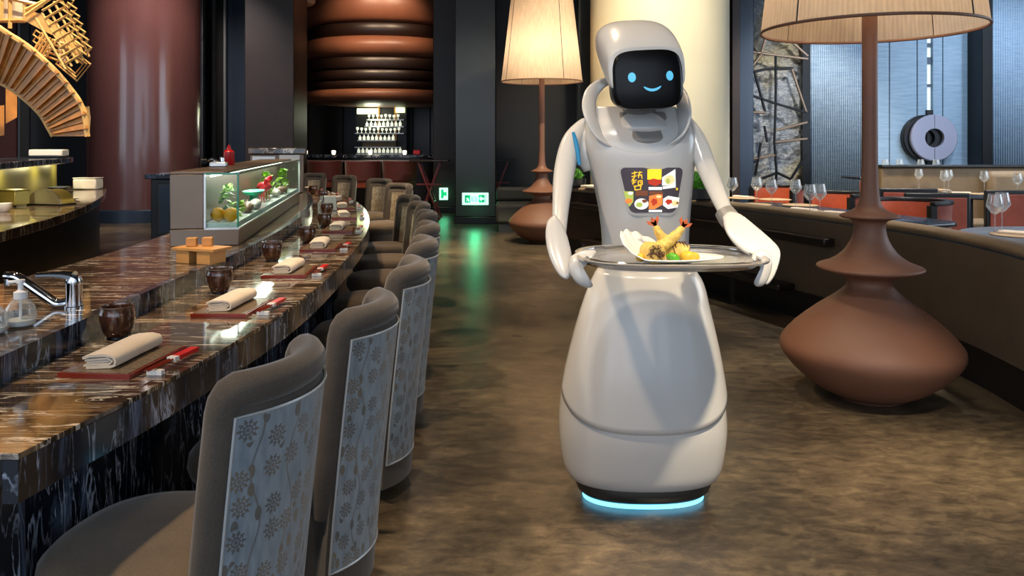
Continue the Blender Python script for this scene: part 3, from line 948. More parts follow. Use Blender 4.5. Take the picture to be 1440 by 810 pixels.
# wooden stand with two cubes
p = G(284, 369, ZR)
ws = thing('wooden_stand', 'small pale wooden sushi stand before the glass case', 'stand', p, R(-20))
MB().b2(-.11, .11, -.06, .06, .055, .068).build('board', MAT['pale_wood'], ws, bevel=0.002)
for x in (-.06, .05):
    MB().b2(x - .035, x + .035, -.05, .05, 0, .0545).build('foot', MAT['pale_wood'], ws, bevel=0.002)
Rm = Matrix.Rotation(R(-20), 4, 'Z')
for x, y in ((-.055, 0.0), (.0, .035)):
    q = p + (Rm @ Vector((x, y, .0685)))
    o = MB().box((0, 0, .018), (.042, .042, .036), Matrix.Rotation(.2, 3, 'Z')).build('wooden_block', MAT['pale_wood'], None, q, bevel=0.002)
    tag(o, 'small pale wooden cube lying on the wooden stand', 'block', 'cubes on the wooden stand')

# ---- place settings
def frame_at(y, off=0.0):
    d = Vector(((FR(y + .05) - FR(y - .05)) / .1, 1.0)).normalized()
    nrm = Vector((d.y, -d.x))     # outward to the guests
    base = Vector((FR(y), y)) + nrm * off
    return base, math.atan2(d.y, d.x) - math.pi / 2, nrm

def rect_tray():
    m = MB(); m.b2(-.095, .095, -.14, .14, 0, .012)
    return m
tray_m = rect_tray().mesh('lacquer_tray', False); tray_m.materials.append(MAT['red_lacquer'])
mat_m = MB().b2(-.088, .088, -.133, .133, .0121, .0135).mesh('tray_surface', False); mat_m.materials.append(MAT['tray_top'])
def ribbon(path, th, y0, y1):
    """a folded sheet: thick strip following path (x,z), extruded along y"""
    n = len(path); m = MB(); up_, lo_ = [], []
    for i, (x, z) in enumerate(path):
        a, b = path[max(i - 1, 0)], path[min(i + 1, n - 1)]
        t_ = Vector((b[0] - a[0], b[1] - a[1])).normalized(); nn = Vector((-t_.y, t_.x)) * th / 2
        up_.append((x + nn.x, z + nn.y)); lo_.append((x - nn.x, z - nn.y))
    rs_ = []
    for j in range(5):
        y = y0 + (y1 - y0) * j / 4
        w_ = .0012 * math.sin(j * 2.3)
        rs_.append([(x + w_, y + .004 * math.sin(x * 55), z + w_ * .5 * (z > .01)) for x, z in up_ + lo_[::-1]])
    return m.rings(rs_)
nap_m = ribbon([(-.04, .027), (-.02, .0325), (.015, .034), (.036, .030), (.043, .020), (.040, .008), (.028, .0045), (-.03, .0035)], .0065, -.115, .115).mesh('napkin', True, 50)
nap_m.materials.append(MAT['napkin_cloth'])
fold_m = ribbon([(-.034, .0215), (.022, .0255), (.033, .019), (.026, .0115), (-.028, .0105), (-.038, .0075)], .0055, -.1135, .1135).mesh('fold', True, 50)
fold_m.materials.append(MAT['napkin_cloth'])
core_m = ribbon([(-.030, .016), (.025, .0185)], .0045, -.1125, .1125).mesh('fold_core', True, 50); core_m.materials.append(MAT['napkin_cloth'])
cs_m = MB().tube([(0, -.11, 0), (0, .11, 0)], [.0028, .0042], 6).mesh('chopstick'); cs_m.materials.append(MAT['red_lacquer'])
sleeve_m = MB().b2(-.012, .012, .0, .09, -.0055, .0055).mesh('paper_sleeve', False); sleeve_m.materials.append(MAT['bottle_red'])
tip_m = MB().b2(-.012, .012, -.02, -.0005, -.0055, .0055).mesh('paper_band', False); tip_m.materials.append(MAT['white_ceramic'])
rest_m = MB().b2(-.02, .02, -.008, .008, 0, .012).mesh('chopstick_rest', False); rest_m.materials.append(MAT['white_ceramic'])
cup_prof = [(.026, 0), (.034, .003), (.043, .025), (.05, .055), (.05, .07), (.046, .083), (.048, .09), (.045, .09), (.043, .083), (.046, .068), (.045, .05), (.036, .022), (.001, .012)]
cup_m = MB().lathe(cup_prof, 28).mesh('tea_cup', True, 50); cup_m.materials.append(MAT['tenmoku'])
rim_m = MB().lathe([(.0455, .0885), (.0485, .0885), (.0485, .0912), (.0455, .0912)], 28, closed=True).mesh('rim'); rim_m.materials.append(MAT['brushed_steel'])
foot_m = MB().lathe([(.024, -.006), (.03, -.006), (.028, -.0002)], 20).mesh('foot'); foot_m.materials.append(MAT['black_metal'])

def link(name, me, loc=(0, 0, 0), rz=0.0, parent=None):
    o = bpy.data.objects.new(name, me); COL.objects.link(o); o.location = loc; o.rotation_euler = (0, 0, rz)
    if parent is not None: o.parent = parent
    return o

ORD = ['first', 'second', 'third', 'fourth', 'fifth', 'sixth', 'seventh', 'eighth', 'ninth', 'tenth', 'eleventh', 'twelfth']
SETS = [(2.07, 2.36, -1.19), (2.76, 3.06, -1.143), (3.54, 3.88, -1.19), (4.36, 4.55, -1.19), (5.25, 5.42, -1.30), (6.15, 6.3, -1.49), (7.0, 7.15, -1.7), (7.85, 8.0, -1.93), (8.7, 8.85, -2.25), (9.5, 9.6, -2.62)]
for k, (yt, yc, xc) in enumerate(SETS):
    n = ORD[k]
    b, rz, nr = frame_at(yt, -.19)
    s_ = 'counting from the tap end of counter'
    tr = link('lacquer_tray', tray_m, (b.x, b.y, ZT + .0005), rz)
    tag(tr, 'red edged lacquer tray, %s %s' % (n, s_), 'tray', 'lacquer trays along the sushi counter')
    link('tray_surface', mat_m, parent=tr)
    q = b - nr * .012
    na = link('folded_napkin', nap_m, (q.x, q.y + .01, ZT + .0145), rz + R(random.uniform(-5, 5)))
    tag(na, 'folded beige napkin on the %s tray %s' % (n, s_), 'napkin', 'napkins along the sushi counter')
    link('fold', fold_m, parent=na); link('fold', core_m, parent=na)
    c, rz2, nr = frame_at(yt - .01, -.055)
    z = ZT + .018
    ch = thing('chopsticks', 'red chopsticks in paper sleeve beside %s tray %s' % (n, s_), 'chopsticks', (c.x, c.y, z), rz2 + R(-4), 'chopsticks along the sushi counter')
    link('chopstick', cs_m, (-.005, 0, 0), 0, ch); link('chopstick', cs_m, (.005, 0, 0), 0, ch)
    link('paper_sleeve', sleeve_m, (0, 0.015, 0), 0, ch); link('paper_band', tip_m, (0, .014, 0), 0, ch)
    rp = Vector((c.x, c.y)) + Matrix.Rotation(rz2, 2) @ Vector((0, -.08))
    tag(link('chopstick_rest', rest_m, (rp.x, rp.y, ZT + .0005), rz2), 'white block under the %s chopsticks %s' % (n, s_), 'chopstick rest', 'chopstick rests along the sushi counter')
    cu = link('tea_cup', cup_m, (xc, yc, ZT + .0065), random.random())
    tag(cu, 'brown glazed tea cup behind the %s tray %s' % (n, s_), 'cup', 'tea cups along the sushi counter')
    link('rim', rim_m, parent=cu); link('foot', foot_m, parent=cu)

# soy bottle and stacked plates at the far end, paper menu
o = MB().lathe([(.025, 0), (.028, .01), (.028, .09), (.012, .115), (.012, .15)], 16, (-1.56, 6.4, ZT + .0005)).build('glass_carafe', MAT['clear_glass'])
tag(o, 'slim clear glass carafe on counter beside the case end', 'carafe')
o = MB().box((-1.56, 6.72, ZT + .068), (.10, .012, .13), Matrix.Rotation(.3, 3, 'X')).build('paper_card', MAT['white_ceramic'])
tag(o, 'white paper card leaning near the far end of the glass case', 'card')

# ---- glass display case
A, B = Vector((-1.375, 3.94)), Vector((-1.86, 6.85))
d = (B - A); L = d.length; d.normalize()
rzc = math.atan2(d.y, d.x) - math.pi / 2
dc = thing('display_case', 'refrigerated glass sushi display case in steel on the counter', 'display case', (A.x, A.y, ZR + .0005), rzc)
W_ = 0.33; GX = -0.165; H0, H1 = .085, .36      # local: x to the left negative, y along
MB().b2(-W_, 0, 0, L, 0, H0).build('base', MAT['brushed_steel'], dc, bevel=0.004)
MB().b2(-W_, GX - .004, 0, L, H0 + .001, H1).build('machine_box', MAT['brushed_steel'], dc, bevel=0.004)
MB().b2(-W_, -.07, 0, L, H1 + .001, H1 + .012).build('top_plate', MAT['brushed_steel'], dc, bevel=0.002)
MB().b2(-.07, -.002, 0.0, L, H1 + .002, H1 + .008).build('glass_top', MAT['case_glass'], dc, smooth=False)
MB().b2(-.008, -.002, .006, L - .006, H0 + .001, H1 + .001).build('front_pane', MAT['case_glass'], dc, smooth=False)
MB().b2(GX, -.008, .001, .006, H0 + .001, H1 + .001).build('end_pane', MAT['case_glass'], dc, smooth=False)
MB().b2(GX, -.008, L - .006, L - .001, H0 + .001, H1 + .001).build('end_pane', MAT['case_glass'], dc, smooth=False)
for (x0, x1, y0, y1, z0, z1, mm) in ((GX - .003, GX + .006, -.004, .004, H0, H1, 'steel'), (-.009, -.001, -.003, .006, H0, H1, 'green_glass_edge'), (GX, 0, -.004, .004, H0 - .004, H0 + .006, 'steel'), (GX, 0, -.003, .005, H1 - .004, H1 + .006, 'green_glass_edge'),
                                (-.008, .001, 0, L, H1 - .003, H1 + .009, 'steel'), (-.008, .002, 0, L, H0 - .004, H0 + .004, 'steel'), (-.009, .001, L - .008, L, H0, H1, 'steel')):
    MB().b2(x0, x1, y0, y1, z0, z1).build('edge_trim', MAT[mm], dc, smooth=False)
MB().b2(GX + .004, -.012, .012, L - .012, H0 + .0015, H0 + .03).build('ice_bed', MAT['ice'], dc)
tubelight = MB().tube([(GX + .02, .05, H1 - .012), (GX + .02, L - .05, H1 - .012)], .006, 6).build('lamp_tube', emit('case_tube', (1, .97, .85, 1), 5.0), dc)
cm = Matrix.Translation((A.x, A.y, ZR)) @ Matrix.Rotation(rzc, 4, 'Z')
lo = light('AREA', 'case_light', cm @ Vector((-.08, L / 2, H1 - .015)), 9, (1, .97, .85), aim=cm @ Vector((-.08, L / 2, 0)), shape='RECTANGLE', size=.08, size_y=L * .9)
lo.rotation_euler = (0, 0, rzc)
def incase(x, y, z): return cm @ Vector((x, y, H0 + .031 + z))
def clump(name, label, cat, mat, x, y, r, n, z=0.0, grp=None, s=1.0):
    m = MB()
    for k in range(n):
        th, ph = random.uniform(0, 6.28), random.uniform(.1, 1.5)
        c = Vector((r * .45 * math.cos(th) * math.cos(ph), r * .8 * math.sin(th) * math.cos(ph), r * s * math.sin(ph)))
        a, w_ = random.uniform(0, 6.28), r * random.uniform(.35, .6)
        u = Vector((math.cos(a), math.sin(a), random.uniform(-.3, .6))); v_ = Vector((-math.sin(a), math.cos(a), random.uniform(-.2, .9)))
        m.add([c - u * w_ * .5, c + v_ * w_ * .4 , c + u * w_ * .6 + Vector((0, 0, w_ * .2)), c - v_ * w_ * .4], [(0, 1, 2), (0, 2, 3)])
    m.add([(-r * .3, -r * .3, 0), (r * .3, -r * .3, 0), (0, r * .3, 0), (0, 0, r * .4)], [(0, 1, 2), (0, 1, 3), (1, 2, 3), (0, 2, 3)])
    o = m.build(name, mat, None, incase(x, y, z), rzc)
    tag(o, label, cat, grp)
for k, (x, y) in enumerate(((-.115, .07), (-.05, .06))):
    o = MB().sphere((0, 0, .036), .036, 20, 12).build('orange_fruit', MAT['orange_fruit'], None, incase(x, y, 0))
    tag(o, ['yellow orange fruit beside the steel box in display case', 'yellow orange fruit against the front pane in display case'][k], 'fruit', 'citrus in the display case')
    MB().lathe([(.004, 0), (.001, .003)], 6, (0, 0, .072)).build('stem_end', MAT['leaf_green'], o)
clump('lettuce_head', 'tall frilly green lettuce behind the citrus in display case', 'lettuce', MAT['lettuce'], -.09, .19, .085, 60, 0, None, 2.0)
clump('lettuce_head', 'bright green lettuce near the front pane before the fish', 'lettuce', MAT['lettuce'], -.06, .36, .06, 40, 0, None, 1.2)
clump('parsley_bunch', 'green herb bunch behind the red crab in display case', 'herbs', MAT['lettuce'], -.11, 1.74, .09, 60, 0, None, 2.0)
clump('parsley_bunch', 'yellow green herb bunch at the far end of display case', 'herbs', MAT['lettuce'], -.08, 2.4, .09, 60, 0, None, 2.0)
fish = lambda L_, hh: MB().rings([[(math.cos(a) * w_ , y, hh + math.sin(a) * h_) for a in [2 * math.pi * k / 10 for k in range(10)]] for y, w_, h_ in
      [(-L_ * .5, .006, .006), (-L_ * .42, .022, .02), (-L_ * .2, .036, .03), (L_ * .1, .034, .028), (L_ * .32, .016, .014), (L_ * .38, .01, .012), (L_ * .5, .006, .034)]])
for k, (x, y, mm, lab, rr) in enumerate(((-.06, .62, 'fish_brown', 'brown whole fish lying on ice in display case', .3), (-.05, .85, 'fish_white', 'white fish fillet lying on ice by the front pane', .2), (-.07, 1.92, 'fish_white', 'pale whole fish on ice beyond the red crab', .3), (-.06, 2.2, 'fish_brown', 'dark whole fish on ice near the far end of display case', -.3))):
    o = fish(.26, .032).build('whole_fish', MAT[mm], None, incase(x, y, 0), rzc + rr * .6)
    tag(o, lab, 'fish', 'fish in the display case')
o = MB().lathe([(.03, .075), (.06, .08), (.075, .1), (.07, .1), (.055, .086), (.001, .082)], 20, (0, 0, 0), 0.85, 2.2).build('teal_dish', MAT['teal_plastic'], None, incase(-.085, 1.0, 0), rzc)
MB().lathe([(.025, 0), (.025, .0745)], 12).build('foot', MAT['teal_plastic'], o)
tag(o, 'long teal green dish raised in the display case', 'dish')
cr = thing('red_crab', 'bright red crab standing in the display case', 'crab', incase(-.085, 1.45, 0), rzc)
MB().sphere((0, 0, .1), .05, 14, 8, (1, 1.3, .7)).build('shell', MAT['crab_red'], cr)
for s in (-1, 1):
    for j in range(3):
        MB().tube([(0, s * .04, .09), (.01 * j - .01, s * (.085 + .01 * j), .12), (.02 * j - .02, s * (.1 + .012 * j), .0)], [.009, .007, .003], 6).build('leg', MAT['crab_red'], cr)
    MB().tube([(.01, s * .04, .12), (.03, s * .07, .15), (.04, s * .04, .17)], [.01, .018, .006], 8).build('claw', MAT['crab_red'], cr)

# things on top of the case
q = cm @ Vector((-.25, .78, H1 + .0125))
o = thing('tape_grater', 'silver and black kitchen dispenser on top of display case', 'dispenser', q, rzc)
MB().b2(-.05, .05, -.03, .03, 0, .03).build('body', MAT['steel'], o, bevel=0.006)
MB().tube([(-.1, -.01, .026), (-.07, .0, .026)], .026, 14).build('wheel', MAT['black_metal'], o)
MB().tube([(-.08, 0, .03), (-.04, 0, .05), (.03, 0, .022)], .008, 8).build('arm', MAT['chrome'], o)
MB().lathe([(.014, .031), (.014, .055), (.02, .06), (.001, .062)], 12, (.02, 0, 0)).build('knob', MAT['chrome'], o)
MB().lathe([(.012, .031), (.012, .048), (.001, .05)], 12, (-.025, .015, 0)).build('knob', MAT['chrome'], o)
q = cm @ Vector((-.26, 1.15, H1 + .0125))
o = thing('sauce_bottle', 'red squeeze sauce bottle on top of display case', 'bottle', q)
MB().lathe([(.03, 0), (.034, .008), (.034, .085), (.022, .098), (.014, .1)], 20).build('body', MAT['bottle_red'], o)
MB().lathe([(.0138, .1005), (.014, .108), (.004, .13), (.001, .131)], 14).build('nozzle', MAT['bottle_red'], o)

# second cabinet standing beyond the case
a, b = P(327, 0, 8.0), P(412, 0, 8.0)
o = thing('service_cabinet', 'steel service cabinet with brown stone top beyond the display case', 'cabinet', (RI(8.2) - .33, 8.2, ZR + .0005), math.atan2(1, (RI(8.4) - RI(8.0)) / .4) - math.pi / 2)
hw = .26
MB().b2(-hw, hw, -.3, .6, 0, .40).build('body', MAT['brushed_steel'], o, bevel=0.01)
MB().b2(-hw - .02, hw + .02, -.32, .62, .402, .46).build('top', MAT['marble_top'], o, bevel=0.006)
MB().b2(.02, .22, -.312, -.3005, .32, .39).build('label_plate', MAT['white_ceramic'], o, smooth=False)
MB().b2(-hw + .02, -.02, -.308, -.3005, .05, .38).build('door', MAT['steel'], o, bevel=0.004)

# dark stone-topped sideboard behind the display case
a, b = P(211, 0, 10.8), P(330, 0, 10.8)
o = thing('back_sideboard', 'dark stone topped sideboard with glass door behind display case', 'sideboard', ((a.x + b.x) / 2, 11.1, 0))
hw = (b.x - a.x) / 2
MB().b2(-hw, hw, -.28, .3, 0, .84).build('body', MAT['black_wood'], o, bevel=0.01)
MB().b2(-hw - .06, hw + .05, -.34, .34, .842, .91).build('top', MAT['marble_face'], o, bevel=0.01)
dd = MB().b2(-hw + .1, -.02, -.305, -.281, .08, .78).build('door', MAT['charcoal_grey'], o, bevel=0.006)
MB().b2(-hw + .13, -.05, -.312, -.3055, .11, .75).build('pane', MAT['slate_blue_panel'], dd)
MB().tube([(-.06, -.33, .3), (-.06, -.33, .55)], .008, 6).build('handle', MAT['steel'], dd)
MB().b2(.02, hw - .06, -.305, -.281, .08, .78).build('door', MAT['charcoal_grey'], o, bevel=0.006)

# ================================================================== CHEF STATION ON THE LEFT
cs = thing('chef_counter', 'curved inner chef counter with dark wood front and marble top', 'counter', (0, 0, 0))
cf = crom([(-2.62, 3.7), (-2.80, 4.3), (-3.02, 5.2), (-3.35, 6.2), (-3.72, 7.1), (-4.05, 7.8), (-4.35, 8.35), (-4.75, 8.8)], 6)
def cpoly(off):
    out = []
    for i, p in enumerate(cf):
        a_, b_ = Vector(cf[max(i - 1, 0)]), Vector(cf[min(i + 1, len(cf) - 1)])
        t_ = (b_ - a_).normalized(); nn = Vector((t_.y, -t_.x))
        out.append(tuple(Vector(p) + nn * off))
    return out
ed = cpoly(0)
poly = ed + [(-5.6, 8.9), (-6.6, 7.6), (-6.2, 3.7)]
MB().prism(poly, .80, .86).build('top', MAT['marble_top'], cs, bevel=0.004)
inner = cpoly(-.06)
for i in range(0, len(inner) - 1, 3):
    pts = inner[i:min(i + 4, len(inner))]
    m = MB(); m.rings([[(x, y, 0), (x, y, .798), (x - .04, y + .01, .798), (x - .04, y + .01, 0)] for x, y in pts])
    m.build('front_panel', MAT['dark_wood'], cs)
MB().prism([inner[0], inner[0], (-4.7, 8.7), (-6.2, 3.8)][1:], .0, .02).build('floor_plate', MAT['black_wood'], cs, smooth=False)
# upper shelf
us = thing('upper_shelf', 'raised black curved shelf on olive lit supports above chef counter', 'shelf', (0, 0, 0))
ue = crom([(-3.55, 5.1), (-3.86, 5.9), (-4.14, 6.8), (-4.36, 7.6), (-4.57, 8.15), (-4.82, 8.42), (-5.1, 8.45)], 6)
MB().prism(ue + [(-5.8, 8.0), (-5.2, 5.1)], 1.14, 1.195).build('top', MAT['marble_face'], us, bevel=0.008)
for k in range(0, len(ue) - 5, 5):
    pts = ue[k:k + 6]
    m = MB(); m.rings([[(x - .16, y - .02, .861), (x - .16, y - .02, 1.139), (x - .21, y, 1.139), (x - .21, y, .861)] for x, y in pts])
    m.build('back_panel', MAT['olive_panel'], us)
# strip light under the shelf that makes the olive panels glow
for p_, q_ in zip(ue[3:28:6], ue[4:29:6]):
    light('AREA', 'shelf_strip', ((p_[0] + q_[0]) / 2 - .05, (p_[1] + q_[1]) / 2, 1.125), 1.3, (1, .9, .55), aim=(p_[0] - .2, p_[1], .86), size=.1)

q = P(69, 207, 7.6)
o = MB().b2(-.15, .15, -.09, .09, .02, .085).build('serving_dish', MAT['white_ceramic'], None, (q.x, 7.6, 1.1955), R(10), bevel=0.012)
MB().b2(-.11, .11, -.06, .06, 0, .0195).build('foot', MAT['black_metal'], o)
tag(o, 'white rectangular serving dish on the upper shelf', 'dish')
def onchef(px, py): 
    g = G(px, py, .861); return g
q = onchef(16, 290); 
o = thing('brass_box', 'square brass coloured metal box on the chef counter', 'box', q, R(-12))
MB().b2(-.1, .09, -.06, .08, .012, .12).build('body', MAT['brass_steel'], o, bevel=0.004)
MB().b2(-.105, .095, -.065, .085, .1205, .128).build('lid', MAT['brass_steel'], o, bevel=0.002)
for x in (-.08, .07):
    MB().lathe([(.01, 0), (.012, .012)], 8, (x, -.04, 0)).build('foot', MAT['black_metal'], o)
q = onchef(72, 288)
o = thing('roll_top_warmer', 'half round steel warmer with roll top on the chef counter', 'warmer', q, R(-12))
arc = [(.14 * math.cos(a), .11 * math.sin(a)) for a in [math.pi * k / 14 for k in range(15)]]
m = MB(); m.rings([[(x, y, z + .012) for x, z in arc] for y in (-.06, .08)]); m.build('dome', MAT['brass_steel'], o)
m = MB(); m.rings([[(x * 1.05, y, z * 1.05 + .012) for x, z in arc] for y in (-.075, -.06)]); m.build('rim', MAT['steel'], o)
MB().b2(-.15, .15, -.08, .09, 0, .0115).build('base', MAT['black_metal'], o)
q = onchef(82, 273)
o = MB().lathe([(.04, 0), (.05, .01), (.085, .06), (.09, .065), (.08, .06), (.045, .015), (.001, .012)], 20).build('mixing_bowl', MAT['slate_blue_panel'], None, q)
MB().lathe([(.088, .0655), (.093, .0655), (.093, .07), (.088, .07)], 20, closed=True).build('rim', MAT['steel'], o)
tag(o, 'small dark blue mixing bowl behind the warmer', 'bowl')
q = onchef(4, 298)
o = MB().lathe([(.03, 0), (.04, .008), (.055, .04), (.056, .06), (.05, .058), (.035, .012), (.001, .01)], 20).build('white_bowl', MAT['white_ceramic'], None, q)
tag(o, 'small white bowl before the brass box', 'bowl')
q = onchef(124, 266)
o = MB().b2(-.12, .12, -.08, .08, 0, .11).build('white_tub', MAT['white_ceramic'], None, q, bevel=0.015)
MB().b2(-.122, .122, -.082, .082, .1105, .122).build('lid', MAT['white_ceramic'], o, bevel=0.004)
tag(o, 'white lidded tub at the far end of chef counter', 'tub')
q = onchef(98, 281)
o = MB().lathe([(.04, 0), (.075, .012), (.08, .016), (.04, .006), (.001, .005)], 20).build('small_plate', MAT['white_ceramic'], None, q)
tag(o, 'small flat white plate beside the roll top warmer', 'plate')

# ---- hanging wooden fan sculpture
fs = thing('wood_sculpture', 'hanging sculpture of fanned wooden slats and square lattices', 'sculpture', P(40, 60, 5.6))
org = P(40, 60, 5.6)
def fp_(px, py, Y): return P(px, py, Y) - org
out_ = crom([(-30, 18), (6, 44), (40, 66), (74, 96), (98, 124), (116, 152), (123, 192)], 4)
inn_ = crom([(-34, 108), (-12, 112), (8, 121), (32, 138), (55, 160), (66, 178), (74, 192)], 4)
NS = 24
for k in range(NS):
    a, b, c, d_ = out_[k], out_[k + 1], inn_[k + 1], inn_[k]
    Yo, Yi = 5.45, 5.75
    sh_ = .018 * (k % 2)
    g = .06
    def lerp(p, q_, t_): return (p[0] + (q_[0] - p[0]) * t_, p[1] + (q_[1] - p[1]) * t_)
    a2, b2_ = lerp(a, b, g), lerp(a, b, 1 - g); d2, c2 = lerp(d_, c, g), lerp(d_, c, 1 - g)
    vs = [fp_(*a2, Yo + sh_), fp_(*b2_, Yo + sh_ - .03), fp_(*c2, Yi + sh_ - .03), fp_(*d2, Yi + sh_)]
    vs += [v_ + Vector((0.004, .022, .004)) for v_ in vs]
    MB().add(vs, [(0, 1, 2, 3), (7, 6, 5, 4), (0, 4, 5, 1), (1, 5, 6, 2), (2, 6, 7, 3), (3, 7, 4, 0)]).build('slat', MAT['tan_wood_deep'], fs, smooth=False)
MB().tube([fp_(x, y, 5.45) for x, y in out_], .02, 6, flat=.6).build('edge_rail', MAT['tan_wood'], fs)
MB().tube([fp_(x, y, 5.76) for x, y in inn_], .014, 6, flat=.6).build('edge_rail', MAT['tan_wood'], fs)
MB().tube([fp_(x, y, 5.6) for x, y in [(122, 150), (124, 165), (122, 192)]], .018, 6).build('edge_rail', MAT['tan_wood'], fs)
# lattices: bars in two directions
def bar(x0, y0, x1, y1, Y, w_=.009, mat='tan_wood', Y2=None):
    MB().tube([fp_(x0, y0, Y), fp_(x1, y1, Y2 or Y)], w_, 4).build('bar', MAT[mat], fs, smooth=False)
def square(cx, cy, a, b, ang, Y):
    pts = []
    for u, v_ in ((-a, -b), (a, -b), (a, b), (-a, b)):
        pts.append((cx + u * math.cos(ang) - v_ * math.sin(ang), cy + u * math.sin(ang) + v_ * math.cos(ang)))
    MB().tube([fp_(x, y, Y) for x, y in pts], .008, 4, closed=True).build('square_frame', MAT['tan_wood'], fs, smooth=False)
for k in range(8):
    t_ = k / 7
    cx, cy = 84 + 33 * t_, -3 + 74 * t_
    L_ = 34
    bar(cx + 11, cy - 3, cx - L_ * .72, cy + L_ * .62 - 3, 5.35)
for j in range(5):
    o0 = j * 10.5
    bar(84 - o0 * .8, -6 + o0 * .75, 126 - o0 * .8, 80 + o0 * .42, 5.36)
for k in range(7):
    t_ = k / 6
    cx, cy = 94 + 25 * t_, 2 + 66 * t_
    square(cx, cy, 7.5, 6, .6, 5.33)
for k, s_ in enumerate((1.0, .78, .56)):
    square(103, 90, 19 * s_, 15 * s_, .68, 5.5)
for k in range(4):
    square(52 + (k % 2) * 8, 48 + (k // 2) * 9 + (k % 2) * 4, 4.2, 3.6, .6, 5.6)
for k in range(5):
    bar(48 + k * 4.2, 70 + k * 2.3, 62 + k * 4.2, 48 + k * 2.3, 5.52)
for k in range(5):
    bar(62 + k * 3, 78 - k * 5.5, 84 + k * 2, 86 - k * 6, 5.55)
# broad inner boards
def board(pts, Y, th=.02, mat='tan_wood'):
    n = len(pts)
    vs = [fp_(x, y, Y) for x, y in pts] + [fp_(x, y, Y + th) for x, y in pts]
    MB().add(vs, [tuple(range(n)), tuple(range(2 * n - 1, n - 1, -1))] + [(k, (k + 1) % n, n + (k + 1) % n, n + k) for k in range(n)]).build('board', MAT[mat], fs, smooth=False)
board([(36, 14), (60, 20), (82, 36), (112, 60), (118, 74), (104, 80), (80, 52), (58, 42), (36, 30)], 5.62)
board([(78, 36), (94, 60), (95, 96), (84, 88)], 5.66, .02, 'napkin_cloth')
board([(-40, -30), (38, -30), (36, 28), (-40, 30)], 5.72, .02, 'napkin_cloth')
for x in (-30, -12, 2, 14, 35):
    bar(x, -30, x, 40 if x == 14 else 30, 5.66, .016, 'tan_wood')
bar(-40, 29, 36, 29, 5.66, .016); bar(-40, -14, 60, 8, 5.64, .014); bar(36, 14, 92, -14, 5.6, .014); bar(36, 22, 110, -30, 5.58, .014)
board([(8, 118), (24, 128), (24, 165), (8, 174)], 6.0, .03, 'tan_wood_deep')
board([(-20, 150), (6, 148), (6, 190), (-20, 196)], 6.05, .03, 'tan_wood_deep')
MB().tube([fp_(14, -30, 5.7), Vector((fp_(14, -30, 5.7).x, fp_(14, -30, 5.7).y, CEIL - org.z - .002))], .008, 6).build('hanger', MAT['steel'], fs)
MB().tube([fp_(-20, -30, 5.7), Vector((fp_(-20, -30, 5.7).x, fp_(-20, -30, 5.7).y, CEIL - org.z - .002))], .008, 6).build('hanger', MAT['steel'], fs)
light('SPOT', 'added_sculpture_spot', (-2.0, 3.2, CEIL - .06), 620, (1, .8, .5), aim=tuple(org + Vector((0, 0, -.2))), spot_size=R(36), spot_blend=.7, shadow_soft_size=.08)  # unseen ceiling spot added to brighten the sculpture

# ================================================================== COUNTER CHAIRS
def set_uv(o, fn):
    me = o.data
    uv = me.uv_layers.new(name='UVMap')
    for lp in me.loops:
        uv.data[lp.index].uv = fn(me.vertices[lp.vertex_index].co)

RA, AA, CXB, HT = .28, R(46), .02, .825
def lean(z): return .075 * max(0.0, (z - .1) / .75) ** 1.2 - .075
def bp(phi, z, rad):
    return (CXB + lean(z) + rad * math.cos(phi), rad * math.sin(phi) * (1 - .06 * (1 - min(1, z / .85))), z)
ch0 = thing('counter_chair', 'x', 'chair')
rs = []
for i in range(21):
    ph = -AA + 2 * AA * i / 20
    sec = [bp(ph, z, RA) for z in (.06, .2, .35, .5, .65, .78, HT - .02)] + [bp(ph, HT, RA - .02), bp(ph, HT, RA - .055)] + [bp(ph, z, RA - .075) for z in (HT - .02, .65, .45, .2, .06)]
    rs.append(sec)
MB().rings(rs).build('back_shell', MAT['grey_tweed'], ch0, ang=60)
path = [bp(-AA, z, RA - .038) for z in (.30, .4, .5, .6, .7, .77, .805)] + [bp(-AA * .985, .828, RA - .038), bp(-AA * .945, .843, RA - .037)]
path += [bp(-AA + 2 * AA * i / 18, .848, RA - .036) for i in range(1, 18)]
path += [bp(AA * .945, .843, RA - .037), bp(AA * .985, .828, RA - .038)] + [bp(AA, z, RA - .038) for z in (.805, .77, .7, .6, .5, .4, .30)]
MB().tube(path, [.026] + [.038] * (len(path) - 2) + [.026], 12, up=None).build('frame_roll', MAT['grey_tweed'], ch0, ang=80)
def panel(name, mat, rad, a, z0, z1):
    o = MB().grid(lambda u, v: bp(-a + 2 * a * u, z0 + (z1 - z0) * v, rad), 16, 10).build(name, mat, ch0, ang=80)
    set_uv(o, lambda co: (math.atan2(co.y, co.x - CXB) * RA, co.z))
    return o
po = panel('outer_panel', MAT['floral_satin'], RA + .005, AA * .95, .15, .805)
po['label'] = 'pale blue satin panel with flower pattern'
bd = [bp(-AA * .95 + 2 * AA * .95 * i / 16, .15, RA + .005) for i in range(17)] + [bp(AA * .95, z, RA + .005) for z in (.3, .45, .6, .7)]
bd += [bp(AA * .95 - 2 * AA * .95 * i / 16, .805, RA + .005) for i in range(17)] + [bp(-AA * .95, z, RA + .005) for z in (.7, .6, .45, .3)]
MB().tube(bd, .0035, 5, closed=True).build('piping', MAT['piping'], po)
pi_ = panel('inner_panel', MAT['floral_beige'], RA - .079, AA * .72, .47, .78)
pi_['label'] = 'beige flowered inner back panel'
